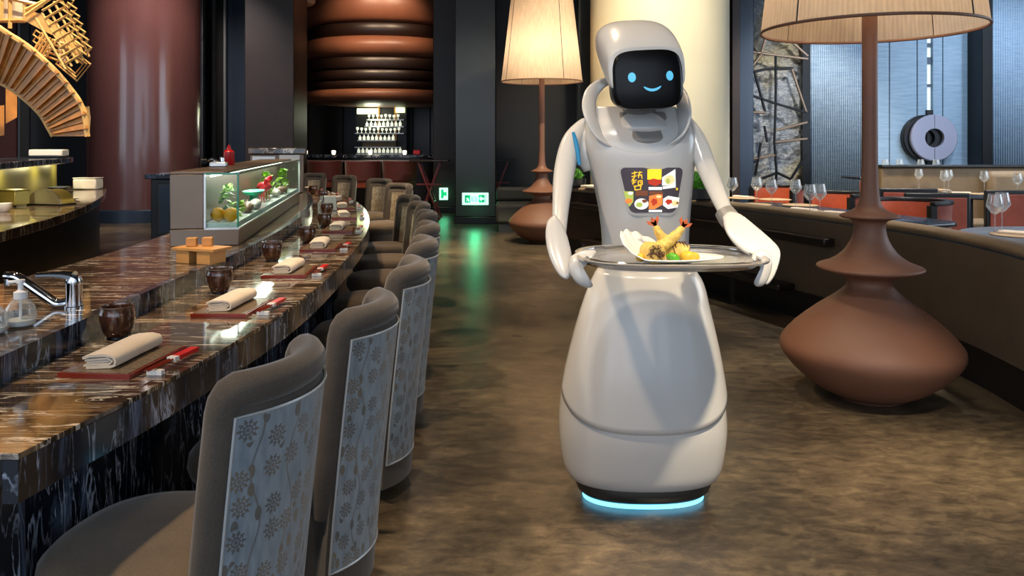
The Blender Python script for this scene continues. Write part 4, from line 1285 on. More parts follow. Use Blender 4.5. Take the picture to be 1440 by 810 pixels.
# seat: rounded front
def seat_ring(z, g):
    out = []
    for k in range(36):
        a = 2 * math.pi * k / 36
        ca, sa = math.cos(a), math.sin(a)
        n = 2.6
        x = math.copysign(abs(ca) ** (2 / n), ca) * (.25 - g) - .055
        y = math.copysign(abs(sa) ** (2 / n), sa) * (.225 - g)
        out.append((x, y, z))
    return out
MB().rings([seat_ring(z, g) for z, g in ((.375, .02), (.385, .004), (.41, -.004), (.44, 0), (.462, .02), (.472, .06), (.476, .15))]).build('seat', MAT['seat_tweed'], ch0, ang=70)
MB().rings([seat_ring(z, g) for z, g in ((.07, .035), (.2, .028), (.374, .018))]).build('skirt', MAT['grey_tweed'], ch0, ang=60)
MB().rings([seat_ring(z, g) for z, g in ((.0, .06), (.069, .06))]).build('plinth', MAT['plinth_black'], ch0)

CY_ = [1.80, 2.38, 3.08, 3.78, 4.5, 5.25, 6.0, 6.75]
END = [(-1.40, 8.7, 50), (-1.80, 9.85, 57), (-2.45, 10.85, 62), (-3.05, 11.6, 66)]
for k, y in enumerate(CY_):
    b, rz, nr = frame_at(y, .15 if k == 0 else .168)
    lab = 'grey tweed chair with flowered satin back, %s from the tap end of the counter' % ORD[k]
    if k == 0:
        ch0.location = (b.x, b.y, 0); ch0.rotation_euler = (0, 0, rz); ch0['label'] = lab; ch0['group'] = 'chairs along the sushi counter'
    else:
        copy_tree(ch0, (b.x, b.y, 0), rz + {6: R(6), 7: R(12)}.get(k, 0), lab)
for k, (x, y, a) in enumerate(END):
    copy_tree(ch0, (x, y, 0), R(a), 'grey tweed chair showing its beige inner back, %s around the far counter end' % ORD[k])

# ================================================================== ROBOT
RY = 3.0
S = RY / FPX
rb = thing('serving_robot', 'white serving robot with black smiling face and chest screen', 'robot', (P(904, 0, RY).x, RY, 0))
RX = P(904, 0, RY).x
def zz(py): return CAMZ - (py - HOR) * S
def rp_(px, py, Y):      # robot-local point
    p = P(px, py, Y); return (p.x - RX, p.y - RY, p.z)
def dense(secs, n=6):
    return crom(secs, n)
def hull_ring(sec, N=56, ex=2.35, grow=0.0):
    z, l, r, hf, hb = sec
    xc = ((l + r) / 2 - 904) * S; hw = (r - l) / 2 * S + grow
    out = []
    for k in range(N):
        a = 2 * math.pi * k / N
        ca, sa = math.cos(a), math.sin(a)
        x = xc + math.copysign(abs(ca) ** (2 / ex), ca) * hw
        d_ = (hb if sa > 0 else hf) + grow
        out.append((x, math.copysign(abs(sa) ** (2 / ex), sa) * d_, z))
    return out
sk_secs = [(.072, 808, 999, .148, .14), (.088, 799, 1007, .172, .165), (.14, 791, 1014, .197, .19), (zz(600), 786, 1019, .222, .21), (zz(560), 788.5, 1016.5, .22, .21), (zz(520), 795, 1011, .208, .2),
           (zz(480), 804.5, 1003.5, .19, .185), (zz(430), 819, 992, .163, .16), (zz(395), 832, 983, .14, .14), (zz(372), 845, 968, .11, .12)]
dn = dense(sk_secs, 5)
MB().rings([hull_ring(s_) for s_ in dn]).build('skirt', MAT['robot_white'], rb, ang=60)
# front apron: proud shell with a curved hem
fz = [hermite([(s_[0], s_[i]) for s_ in sk_secs]) for i in (1, 2, 3)]
def apron(u, v):
    a = math.pi * (1.04 + .92 * u)
    hem = .312 + .11 * abs(2 * u - 1) ** 2.4
    z = hem + (zz(376) - hem) * v
    l, r, hf = (f(z) for f in fz)
    ex = 2.35; g = .007
    ca, sa = math.cos(a), math.sin(a)
    return (((l + r) / 2 - 904) * S + math.copysign(abs(ca) ** (2 / ex), ca) * ((r - l) / 2 * S + g), math.copysign(abs(sa) ** (2 / ex), sa) * (hf + g), z)
MB().grid(apron, 40, 24).build('apron_shell', MAT['robot_white'], rb, ang=60, solid=0.008)
MB().rings([hull_ring(s_) for s_ in ((.02, 818, 989, .13, .122), (.034, 812, 995, .143, .135), (.055, 809, 998, .148, .139), (.0715, 809, 998, .146, .138))]).build('base_ring', MAT['robot_dark'], rb)
glow = MB().rings([hull_ring(s_) for s_ in ((.002, 819, 988, .128, .118), (.0195, 819, 988, .128, .118))]).build('light_ring', MAT['robot_glow'], rb)

to_secs = [(zz(402), 836, 978, .11, .12), (zz(380), 843, 970, .105, .115), (zz(345), 847, 966, .10, .11), (zz(300), 843, 968, .11, .11), (zz(260), 835, 971, .125, .12), (zz(225), 825, 974, .135, .125),
           (zz(200), 820, 975, .13, .125), (zz(182), 821, 971, .105, .125), (zz(165), 826, 962, .055, .12), (zz(150), 836, 950, .02, .11)]
dn = dense(to_secs, 5)
MB().rings([hull_ring(s_, ex=2.6) for s_ in dn]).build('torso', MAT['robot_white'], rb, ang=60)
tf = [hermite([(s_[0], s_[i]) for s_ in to_secs]) for i in (1, 2, 3)]
def tsurf(px, py, off=0.0):
    """front surface of the torso at a picture place (measured at the robot's mid plane)"""
    z = zz(py); l, r, hf = (f(z) for f in tf)
    x = (px - 904) * S; xc = ((l + r) / 2 - 904) * S; hw = (r - l) / 2 * S
    q_ = max(0.0, 1 - abs((x - xc) / hw) ** 2.6) ** (1 / 2.6)
    return Vector((x, -hf * q_ - off - .011, z))
# proud front vest
def vest(u, v):
    x = (2 * u - 1) * .965
    z = zz(399) + (zz(214 - 46 * abs(x) ** 2.6) - zz(399)) * v
    l, r, hf = (f(z) for f in tf)
    xc = ((l + r) / 2 - 904) * S; hw = (r - l) / 2 * S
    return (xc + x * hw, -hf * max(0.0, 1 - abs(x) ** 2.6) ** (1 / 2.6) - .006, z)
MB().grid(vest, 36, 30).build('chest_shell', MAT['robot_white'], rb, ang=60, solid=0.008, bevel=0.003)
# collar, neck
MB().rings([hull_ring(s_, ex=2.1) for s_ in dense([(zz(207), 858, 946, .125, .05), (zz(197), 848, 956, .133, .06), (zz(186), 845, 957, .118, .07), (zz(172), 850, 951, .085, .07), (zz(158), 862, 938, .06, .06)], 4)]).build('chest_collar', MAT['robot_grey'], rb, ang=60)
MB().rings([hull_ring(s_, ex=2.1) for s_ in dense([(zz(187), 860, 940, .115, .05), (zz(180), 856, 944, .125, .06), (zz(172), 858, 941, .105, .06), (zz(162), 866, 932, .075, .06), (zz(158), 870, 928, .06, .055)], 4)]).build('neck_seat', MAT['robot_white'], rb, ang=60)
MB().rings([hull_ring(s_, ex=2.0) for s_ in ((zz(172), 868, 926, .085, .06), (zz(155), 871, 923, .07, .06), (zz(140), 873, 921, .06, .06))]).build('neck', MAT['robot_grey'], rb, ang=60)
# cowl: broad flattened band from the chest up round the back of the head
cw = crom([(872, 214, 2.89, .010), (856, 205, 2.885, .018), (842, 190, 2.89, .026), (832, 170, 2.91, .032), (828, 150, 2.95, .033), (833, 130, 3.01, .028), (850, 116, 3.07, .02), (876, 111, 3.1, .016), (900, 110, 3.11, .015), (924, 111, 3.1, .016), (944, 118, 3.07, .02), (957, 134, 3.01, .028), (962, 154, 2.95, .033), (962, 174, 2.91, .032), (955, 193, 2.89, .026), (942, 206, 2.885, .018), (928, 214, 2.89, .010)], 5)
def wide_tube(pts, rad, ups, flat, n=16):
    rs_ = []
    for i, p in enumerate(pts):
        p = Vector(p)
        t_ = (Vector(pts[min(i + 1, len(pts) - 1)]) - Vector(pts[max(i - 1, 0)])).normalized()
        u = Vector(ups[i]); u = (u - t_ * u.dot(t_)).normalized(); b = t_.cross(u)
        rs_.append([p + u * (math.cos(6.28318 * k / n) * rad[i]) + b * (math.sin(6.28318 * k / n) * rad[i] * flat) for k in range(n)])
    return MB().rings(rs_)
cpts = [rp_(*q_[:3]) for q_ in cw]
cups = []
for q_ in cpts:
    xr = max(-1, min(1, q_[0] / .19))
    cups.append((xr * .8, -.55, 1.15 * (1 - abs(xr)) + .25))
wide_tube(cpts, [q_[3] for q_ in cw], cups, .34).build('cowl', MAT['robot_white'], rb, ang=80)

# chest screen, following the torso
def rpoly(x0, x1, x2, x3, y0, y1, rad, n=6):
    """rounded trapezium: top x0..x1 at y0, bottom x2..x3 at y1"""
    cs_ = [(x0, y0), (x1, y0), (x3, y1), (x2, y1)]
    out = []
    for i in range(4):
        p, a, b = Vector(cs_[i]), Vector(cs_[i - 1]), Vector(cs_[(i + 1) % 4])
        da, db = (a - p).normalized() * rad, (b - p).normalized() * rad
        for k in range(n + 1):
            t_ = k / n
            out.append(tuple((p + da) * (1 - t_) ** 2 + p * 2 * t_ * (1 - t_) + (p + db) * t_ ** 2))
    return out
def patch(name, pts, mat, parent, off, off0=None, nf=None):
    """thin plate on the chest with the outline pts"""
    c_ = Vector((sum(p[0] for p in pts) / len(pts), sum(p[1] for p in pts) / len(pts)))
    n = len(pts); K = 4
    m = MB(); vs = []
    for k in range(K, 0, -1):
        for p in pts:
            q_ = c_ + (Vector(p) - c_) * (k / K); vs.append(tsurf(q_.x, q_.y, off))
    vs.append(tsurf(c_.x, c_.y, off))
    fs = [(k * n + i, k * n + (i + 1) % n, (k + 1) * n + (i + 1) % n, (k + 1) * n + i) for k in range(K - 1) for i in range(n)]
    fs += [((K - 1) * n + i, (K - 1) * n + (i + 1) % n, K * n) for i in range(n)]
    b_ = len(vs)
    vs += [tsurf(p[0], p[1], off - .003 if off0 is None else off0) for p in pts]
    fs += [(i, (i + 1) % n, b_ + (i + 1) % n, b_ + i) for i in range(n)]
    m.add(vs, fs)
    return m.build(name, mat, parent, ang=40)
emit('screen_dark', (0.045, 0.035, 0.045, 1), 0.55)
emit('ink_gold', (0.85, 0.5, 0.02, 1), 0.8)
emit('pic_yellow', (0.85, 0.62, 0.02, 1), 0.75)
emit('pic_red', (0.42, 0.03, 0.01, 1), 0.75)
emit('pic_white', (0.72, 0.72, 0.68, 1), 0.75)
emit('pic_cream', (0.75, 0.6, 0.28, 1), 0.75)
emit('pic_green', (0.35, 0.42, 0.08, 1), 0.75)
emit('pic_orange', (0.72, 0.2, 0.04, 1), 0.75)
emit('pic_brown', (0.16, 0.05, 0.02, 1), 0.7)
sb = patch('screen_frame', rpoly(861, 955, 877, 943, 231, 299, 12), MAT['robot_white'], rb, .0035, -.004)
scr = patch('screen', rpoly(864, 951, 879, 941, 234, 295, 9), MAT['screen_dark'], rb, .006, .0)
def pic(pts, m): return patch('picture', pts, MAT[m], scr, .0072, .0055)
def q4(x0, y0, x1, y1): return [(x0, y0), (x1, y0), (x1, y1), (x0, y1)]
def blob(cx, cy, rx, ry, n=14, j=0.0): return [(cx + rx * math.cos(6.283 * k / n) * (1 + j * math.sin(k * 2.3)), cy + ry * math.sin(6.283 * k / n) * (1 + j * math.cos(k * 1.7))) for k in range(n)]
def pic2(pts, m): return patch('picture', pts, MAT[m], scr, .0082, .0055)
pic(q4(901, 236, 920, 250), 'pic_yellow'); pic(blob(911, 253.5, 9, 4.6, 16, .12), 'pic_red'); pic(q4(903, 260, 921, 264), 'pic_white')
pic([(921, 247), (939, 236), (940, 258), (921, 258)], 'pic_white'); pic2(blob(931, 250, 7.5, 6, 14, .1), 'pic_cream'); pic2(blob(929, 252, 3, 4), 'pic_green'); pic([(922, 259), (940, 257.5), (940, 261), (922, 263)], 'pic_white')
pic([(870, 266), (883, 266), (883, 280), (878, 287), (874, 280)], 'pic_green'); pic2(blob(877, 279, 4.5, 3.6, 12, .1), 'pic_orange'); pic2(blob(879, 268.5, 3.4, 2.2), 'pic_white')
pic(q4(886, 265, 902, 272), 'pic_brown'); pic(blob(894, 283, 9.5, 7.6, 18), 'pic_white'); pic2(blob(891, 284, 4.4, 3.4), 'pic_green'); pic2(blob(898, 279, 3.4, 2.4, 12, .15), 'pic_brown')
pic(q4(904, 266, 922, 270), 'pic_brown'); pic([(904, 272), (916, 269.5), (922, 270), (922, 284), (912, 290), (904, 290)], 'pic_orange'); pic2(blob(911, 280, 4, 5, 12, .2), 'pic_red'); pic2(blob(917, 273, 3.5, 2), 'pic_cream'); pic(q4(904, 291, 922, 294), 'pic_white')
pic([(923, 276), (930, 272), (946, 275), (944, 288), (930, 290), (923, 285)], 'pic_white'); pic2(blob(931, 280, 4.5, 3.6, 12, .2), 'pic_red'); pic2(blob(940, 282, 5, 4, 12, .15), 'pic_cream'); pic2(blob(943, 282, 1.8, 1.6), 'pic_brown')
pic(blob(942, 263, 1.4, 1.8), 'ink_gold')
# golden brush lettering on the screen
STR = [((880, 242), (888, 240)), ((884, 239), (884, 248)), ((880, 246), (887, 245)), ((881, 250), (884, 247)), ((889, 241), (894, 240)), ((891, 239), (889, 248)), ((888, 244), (894, 243.5)), ((893, 244), (894, 249)),
       ((880, 252), (887, 250.5)), ((883, 250), (882, 257)), ((881, 255), (886, 253)), ((889, 252), (894, 251)), ((889, 252), (889, 257)), ((889, 257.5), (894.5, 256)), ((894, 251), (894.5, 257)), ((891.5, 253), (893, 255)),
       ((883, 259), (894, 258)), ((885, 259), (884.5, 264)), ((892.5, 258.5), (892, 263)), ((885, 264), (893, 263))]
for a_, b_ in STR:
    A_, B_ = Vector(a_), Vector(b_); dd_ = (B_ - A_).normalized(); nn = Vector((-dd_.y, dd_.x)) * .75
    patch('stroke', [tuple(A_ + nn), tuple(A_ - nn), tuple(B_ - nn * .6), tuple(B_ + nn * .6)], MAT['ink_gold'], scr, .0085, .0055)

# head, turned a little to its left
hc = Vector(rp_(893, 93, RY - .02))
hd = Matrix.Translation(hc) @ Matrix.Rotation(R(5), 4, 'Z') @ Matrix.Rotation(R(-3), 4, 'Y') @ Matrix.Diagonal((.9, 1, 1, 1))
def hring(z, hw, yf, yb, ex=3.2, N=48):
    out = []
    yc, hy = (yf + yb) / 2, (yb - yf) / 2
    for k in range(N):
        a = 2 * math.pi * (k + .5) / N
        ca, sa = math.cos(a), math.sin(a)
        out.append(hd @ Vector((math.copysign(abs(ca) ** (2 / ex), ca) * hw, yc + math.copysign(abs(sa) ** (2 / ex), sa) * hy, z)))
    return out
def hsec(y, hw, top, bot, ex=3.4, N=56):
    zc, hz = (top + bot) / 2, (top - bot) / 2
    out = []
    for k in range(N):
        a = 2 * math.pi * (k + .5) / N
        ca, sa = math.cos(a), math.sin(a)
        out.append(hd @ Vector((math.copysign(abs(ca) ** (2 / ex), ca) * hw, y, zc + math.copysign(abs(sa) ** (2 / ex), sa) * hz)))
    return out
HS = dense([(-.176, .150, .052, -.118), (-.168, .156, .062, -.118), (-.14, .160, .092, -.112), (-.10, .163, .124, -.09), (-.05, .164, .154, -.05), (0.0, .161, .174, -.015), (.05, .154, .18, .01), (.10, .138, .17, .03), (.14, .108, .145, .05), (.165, .06, .115, .07)], 4)
m = MB(); m.rings([hsec(*s_, ex=3.6 - 1.2 * max(0, min(1, (s_[0] + .17) / .3))) for s_ in HS]); m.build('helmet', MAT['robot_white'], rb, ang=60)
# face plate: superelliptic convex visor that hangs below the helmet
FW, FZ0, FZ1 = .142, -.170, .040
fzc, fh = (FZ0 + FZ1) / 2, (FZ1 - FZ0) / 2
def face_pt(u, v, off=0.0):      # u,v in -1..1
    return hd @ Vector((u * FW, -.165 - .026 * (1 - abs(u) ** 2.6) - .012 * (1 - abs(v) ** 2.4) - off, fzc + v * fh))
def sq(t_, k, N, ex=4.2):
    a = 2 * math.pi * k / N
    ca, sa = math.cos(a), math.sin(a)
    return (math.copysign(abs(ca) ** (2 / ex), ca) * t_, math.copysign(abs(sa) ** (2 / ex), sa) * t_)
N = 56
m = MB(); vs = []; K = 10
for j in range(K, 0, -1):
    for k in range(N):
        vs.append(face_pt(*sq(j / K, k, N)))
vs.append(face_pt(0, 0))
fcs = [(j * N + k, j * N + (k + 1) % N, (j + 1) * N + (k + 1) % N, (j + 1) * N + k) for j in range(K - 1) for k in range(N)] + [((K - 1) * N + k, (K - 1) * N + (k + 1) % N, K * N) for k in range(N)]
b_ = len(vs)
for sc_, yy in ((1.02, -.155), (.98, -.12), (.9, -.05)):
    for k in range(N):
        u, v_ = sq(1, k, N)
        vs.append(hd @ Vector((u * FW * sc_, yy, fzc + v_ * fh * sc_)))
fcs += [(k, (k + 1) % N, b_ + (k + 1) % N, b_ + k) for k in range(N)]
for j in range(2):
    fcs += [(b_ + j * N + k, b_ + j * N + (k + 1) % N, b_ + (j + 1) * N + (k + 1) % N, b_ + (j + 1) * N + k) for k in range(N)]
fcs.append(tuple(b_ + 2 * N + k for k in range(N)))
fpz = m.add(vs, fcs).build('face_plate', MAT['robot_face'], rb, ang=60)
fpz['label'] = 'glossy black face with blue eyes and smile'
def face_blob(name, pts, off=.003):
    n = len(pts); c_ = (sum(p[0] for p in pts) / n, sum(p[1] for p in pts) / n)
    vs = [face_pt(*p, off) for p in pts] + [face_pt(*p, -.001) for p in pts] + [face_pt(*c_, off)]
    MB().add(vs, [(k, (k + 1) % n, 2 * n) for k in range(n)] + [(k, (k + 1) % n, n + (k + 1) % n, n + k) for k in range(n)]).build(name, MAT['robot_eye'], fpz, ang=60)
for u in (-.50, .58):
    face_blob('eye', [(u + .105 * math.cos(6.283 * k / 24), .08 + .165 * math.sin(6.283 * k / 24)) for k in range(24)])
ms = []
for k in range(15):
    t_ = -1 + 2 * k / 14
    ms.append((.04 + .26 * t_, -.29 - .11 * (1 - t_ * t_) - .055 * (1 - t_ ** 4)))
for k in range(15):
    t_ = 1 - 2 * k / 14
    ms.append((.04 + .26 * t_, -.29 - .11 * (1 - t_ * t_) + .03))
# smile as a thin curved strip
vs = []
for t_ in [-1 + 2 * k / 14 for k in range(15)]:
    u = .06 + .25 * t_; v_ = -.38 + .12 * t_ * t_; h_ = .045 * math.sqrt(max(0.02, 1 - t_ ** 4))
    vs += [face_pt(u, v_ + h_, .003), face_pt(u, v_ - h_, .003), face_pt(u, v_ - h_, -.001), face_pt(u, v_ + h_, -.001)]
fcs = []
for k in range(14):
    for j in range(4):
        fcs.append((k * 4 + j, k * 4 + (j + 1) % 4, (k + 1) * 4 + (j + 1) % 4, (k + 1) * 4 + j))
MB().add(vs, fcs + [(0, 1, 2, 3), (56, 57, 58, 59)]).build('mouth', MAT['robot_eye'], fpz, ang=60)

# arms
def limb(name, pts, mat='robot_white', flat=.7, parent=rb, n=16, up=(1, 0, 0), dense_=5):
    q_ = crom(pts, dense_)
    return MB().tube([rp_(x, y, Y) for x, y, Y, r_ in q_], [max(.002, r_) for *_, r_ in q_], n, flat=flat, up=up).build(name, MAT[mat], parent, ang=80)
al = limb('arm', [(830, 170, 3.0, .018), (818, 178, 3.0, .027), (803, 200, 2.96, .037), (794, 240, 2.88, .039), (789, 285, 2.76, .031), (787, 318, 2.66, .025), (787, 335, 2.6, .02)])
limb('blue_strip', [(806, 186, 2.915, .006), (811, 205, 2.905, .009), (815, 232, 2.90, .007)], 'blue_trim', .8, al)
def pillow(name, outline, Yf, th, parent, mat='robot_white', K=6):
    pts = [Vector(p) for p in [q_[:2] for q_ in crom(outline + [outline[0]], 3)][:-1]]
    n = len(pts); c_ = sum(pts, Vector((0, 0))) / n
    vs, fs = [], []
    for side in (-1, 1):
        for k in range(K):
            f_ = math.cos(math.pi / 2 * k / K); d_ = math.sin(math.pi / 2 * k / K) ** .8
            for p in pts:
                q_ = c_ + (p - c_) * f_
                vs.append(rp_(q_.x, q_.y, Yf(q_.y) + side * th * d_))
        vs.append(rp_(c_.x, c_.y, Yf(c_.y) + side * th))
    M = K * n + 1
    for s0 in (0, M):
        fs += [(s0 + k * n + i, s0 + k * n + (i + 1) % n, s0 + (k + 1) * n + (i + 1) % n, s0 + (k + 1) * n + i) for k in range(K - 1) for i in range(n)]
        fs += [(s0 + (K - 1) * n + i, s0 + (K - 1) * n + (i + 1) % n, s0 + K * n) for i in range(n)]
    mb = MB().add(vs, fs)
    me = mb.mesh(name)
    bm2 = bmesh.new(); bm2.from_mesh(me); bmesh.ops.remove_doubles(bm2, verts=bm2.verts, dist=1e-5); bmesh.ops.recalc_face_normals(bm2, faces=bm2.faces); bm2.to_mesh(me); bm2.free()
    me.shade_smooth(); me.set_sharp_from_angle(angle=R(80))
    o = bpy.data.objects.new(name, me); COL.objects.link(o); me.materials.append(MAT[mat]); o.parent = parent
    return o
YL = lambda py: 2.66 - (py - 300) * .0019
pillow('forearm', [(780, 301), (770, 311), (767, 332), (772, 360), (784, 384), (796, 393), (803, 386), (805, 366), (800, 340), (792, 317)], YL, .022, al)
pillow('hand', [(803, 360), (816, 353), (834, 351), (839, 356), (827, 366), (820, 377), (827, 390), (834, 401), (827, 405), (813, 400), (803, 388), (799, 373)], lambda py: 2.50 - (py - 350) * .0008, .03, al)
limb('shoulder', [(840, 180, 3.02, .04), (826, 192, 3.0, .05), (822, 215, 2.98, .04), (828, 240, 2.97, .02)], parent=al)
ar = limb('arm', [(958, 166, 3.0, .018), (969, 176, 3.0, .028), (981, 200, 2.96, .037), (993, 234, 2.9, .038), (1008, 270, 2.8, .032), (1019, 295, 2.72, .027), (1026, 309, 2.68, .025)])
pillow('forearm', [(1016, 304), (1025, 297), (1041, 301), (1063, 318), (1086, 338), (1096, 350), (1097, 364), (1090, 386), (1081, 399), (1075, 398), (1071, 380), (1060, 364), (1043, 353), (1028, 338), (1019, 322)], YL, .024, ar)
pillow('hand', [(1056, 361), (1063, 353), (1074, 351), (1083, 358), (1086, 373), (1082, 389), (1074, 401), (1064, 403), (1060, 396), (1067, 385), (1069, 375), (1063, 369)], lambda py: 2.49 - (py - 350) * .0006, .026, ar)
limb('cuff', [(1018, 297, 2.705, .034), (1025, 307, 2.685, .037), (1030, 314, 2.67, .036)], 'robot_grey', .9, parent=ar)
limb('shoulder', [(955, 178, 3.02, .04), (966, 190, 3.0, .046), (968, 212, 2.98, .036), (964, 238, 2.97, .018)], parent=ar)

# ---- tray, plate and food
TZ = .968
TY = 2.50
tc_ = P(941, 0, TY).x
tr = thing('steel_tray', 'polished oval steel serving tray held by the robot', 'tray', (tc_, TY, TZ))
def so(hx_, hy_, z, ex=3.0, N=64):
    return [(math.copysign(abs(math.cos(a)) ** (2 / ex), math.cos(a)) * hx_, math.copysign(abs(math.sin(a)) ** (2 / ex), math.sin(a)) * hy_, z) for a in [2 * math.pi * k / N for k in range(N)]]
m = MB(); m.rings([so(.25, .19, .006), so(.262, .2, .008), so(.275, .213, .02), so(.293, .233, .026), so(.298, .238, .024), so(.296, .236, .018), so(.27, .208, .012), so(.258, .196, .0), so(.2, .15, -.001)], cap=True)
m.build('dish', MAT['tray_steel'], tr, ang=50)
m = MB(); m.tube(so(.27, .208, .0225), .0035, 6, closed=True); m.build('bead', MAT['chrome'], tr)
pc = Vector((P(938, 0, 2.43).x, 2.43, TZ + .0075))
pl = thing('serving_plate', 'white leaf shaped plate with raised back on the steel tray', 'plate', pc)
def leaf(u, v):
    a = 2 * math.pi * u; r_ = v
    rx, ry = .145, .095
    x, y = math.cos(a) * rx * r_, math.sin(a) * ry * r_
    lift = .014 * r_ ** 3
    back = max(0.0, math.cos(a - R(150)))
    lift += .075 * back ** 1.5 * r_ ** 3 * (1 + .06 * math.sin(a * 18))
    x += .03 * max(0, math.cos(a)) ** 3 * r_ ** 2
    return (x, y, .006 + lift)
MB().grid(leaf, 96, 8).build('dish', MAT['white_ceramic'], pl, ang=80, solid=0.004)
MB().lathe([(.06, .0), (.06, .0035)], 24, sx=1.2, sy=.8).build('foot', MAT['white_ceramic'], pl)
def food(name, label, cat, pts, radii, mat, grp=None):
    o = thing(name, label, cat, pc + Vector((0, 0, 0)))
    if grp: o['group'] = grp
    q_ = crom([tuple(p) + (r_,) for p, r_ in zip(pts, radii)], 4)
    rs_ = [r_ * (1 + .10 * math.sin(i * 2.4)) for i, (*_, r_) in enumerate(q_)]
    MB().tube([p[:3] for p in q_], rs_, 12).build('body', mat, o, ang=80)
    return o
def tail(o, base, dirv):
    d_ = Vector(dirv).normalized(); side = Vector((d_.z, 0, -d_.x)).normalized()
    b0 = Vector(base)
    for s_ in (-1, 0, 1):
        tip = b0 + d_ * (.03 - .004 * abs(s_)) + side * s_ * .02
        wv = side * .008
        vs = [b0 - wv * .5, b0 + wv * .5, (b0 + tip) / 2 + wv * 1.1, tip, (b0 + tip) / 2 - wv * 1.1]
        vs += [v_ + Vector((0, .004, 0)) for v_ in vs]
        MB().add(vs, [(0, 1, 2, 3, 4), (9, 8, 7, 6, 5)] + [(k, (k + 1) % 5, 5 + (k + 1) % 5, 5 + k) for k in range(5)]).build('tail_fin', MAT['shrimp_tail'], o)
s1 = food('tempura_shrimp', 'tempura shrimp leaning to the screen side with orange tail up', 'shrimp', [(.02, .03, .03), (.0, .03, .06), (-.02, .03, .09), (-.03, .03, .112)], [.02, .018, .014, .009], MAT['tempura'])
tail(s1, (-.03, .03, .112), (-.5, 0, 1))
s2 = food('tempura_shrimp', 'tempura shrimp lying across the roll with orange tail raised', 'shrimp', [(-.045, -.03, .04), (-.015, -.025, .06), (.02, -.02, .085), (.045, -.015, .112)], [.02, .02, .016, .009], MAT['tempura'])
tail(s2, (.045, -.015, .112), (.6, 0, 1))
ro = thing('spring_roll', 'cut fried roll with dark shredded filling on the plate', 'roll', pc)
MB().tube([(-.045, -.062, .034), (-.05, -.02, .036), (-.055, .02, .036)], [.031, .032, .028], 18).build('wrapper', MAT['tempura'], ro)
m = MB()
for k in range(26):
    a = random.uniform(0, 6.28); r_ = .024 * math.sqrt(random.random())
    x, z = r_ * math.cos(a), r_ * math.sin(a)
    a2 = random.uniform(0, 6.28)
    m.tube([(-.045 + x - .007 * math.cos(a2), -.064, .034 + z - .007 * math.sin(a2)), (-.045 + x, -.069, .034 + z), (-.045 + x + .007 * math.cos(a2), -.064, .034 + z + .007 * math.sin(a2))], .0022, 4)
o = m.build('filling', MAT['filling_brown'], ro); o['kind'] = 'stuff'
r2 = thing('spring_roll', 'fried roll striped with brown sauce at the back of plate', 'roll', pc)
MB().tube([(.0, .01, .03), (.035, .0, .034), (.065, -.01, .03)], [.026, .03, .024], 16).build('wrapper', MAT['tempura'], r2)
for k in range(6):
    x = .015 + k * .009
    MB().tube([(x + .006, -.026, .03), (x, -.02, .052), (x - .004, .0, .066), (x - .008, .015, .058)], .0022, 5).build('sauce_stripe', MAT['filling_brown'], r2)
pp = food('green_pepper', 'shiny green pepper piece before the fried rolls', 'pepper', [(-.012, -.065, .028), (.0, -.072, .03), (.012, -.074, .022), (.018, -.072, .012)], [.007, .012, .013, .006], MAT['pepper_green'])
for k, (x, y, r_, lb) in enumerate(((.055, -.045, .019, 'golden potato chunk in front of the striped roll'), (.075, -.03, .016, 'golden potato chunk at the pointed plate end'), (-.085, -.03, .014, 'golden potato chunk behind the cut roll'))):
    o = MB().sphere((x, y, r_ + .007), r_, 12, 8, (1.25, 1, .9)).build('potato_chunk', MAT['potato_yellow'], None, pc)
    tag(o, lb, 'potato', 'potato chunks on the plate')

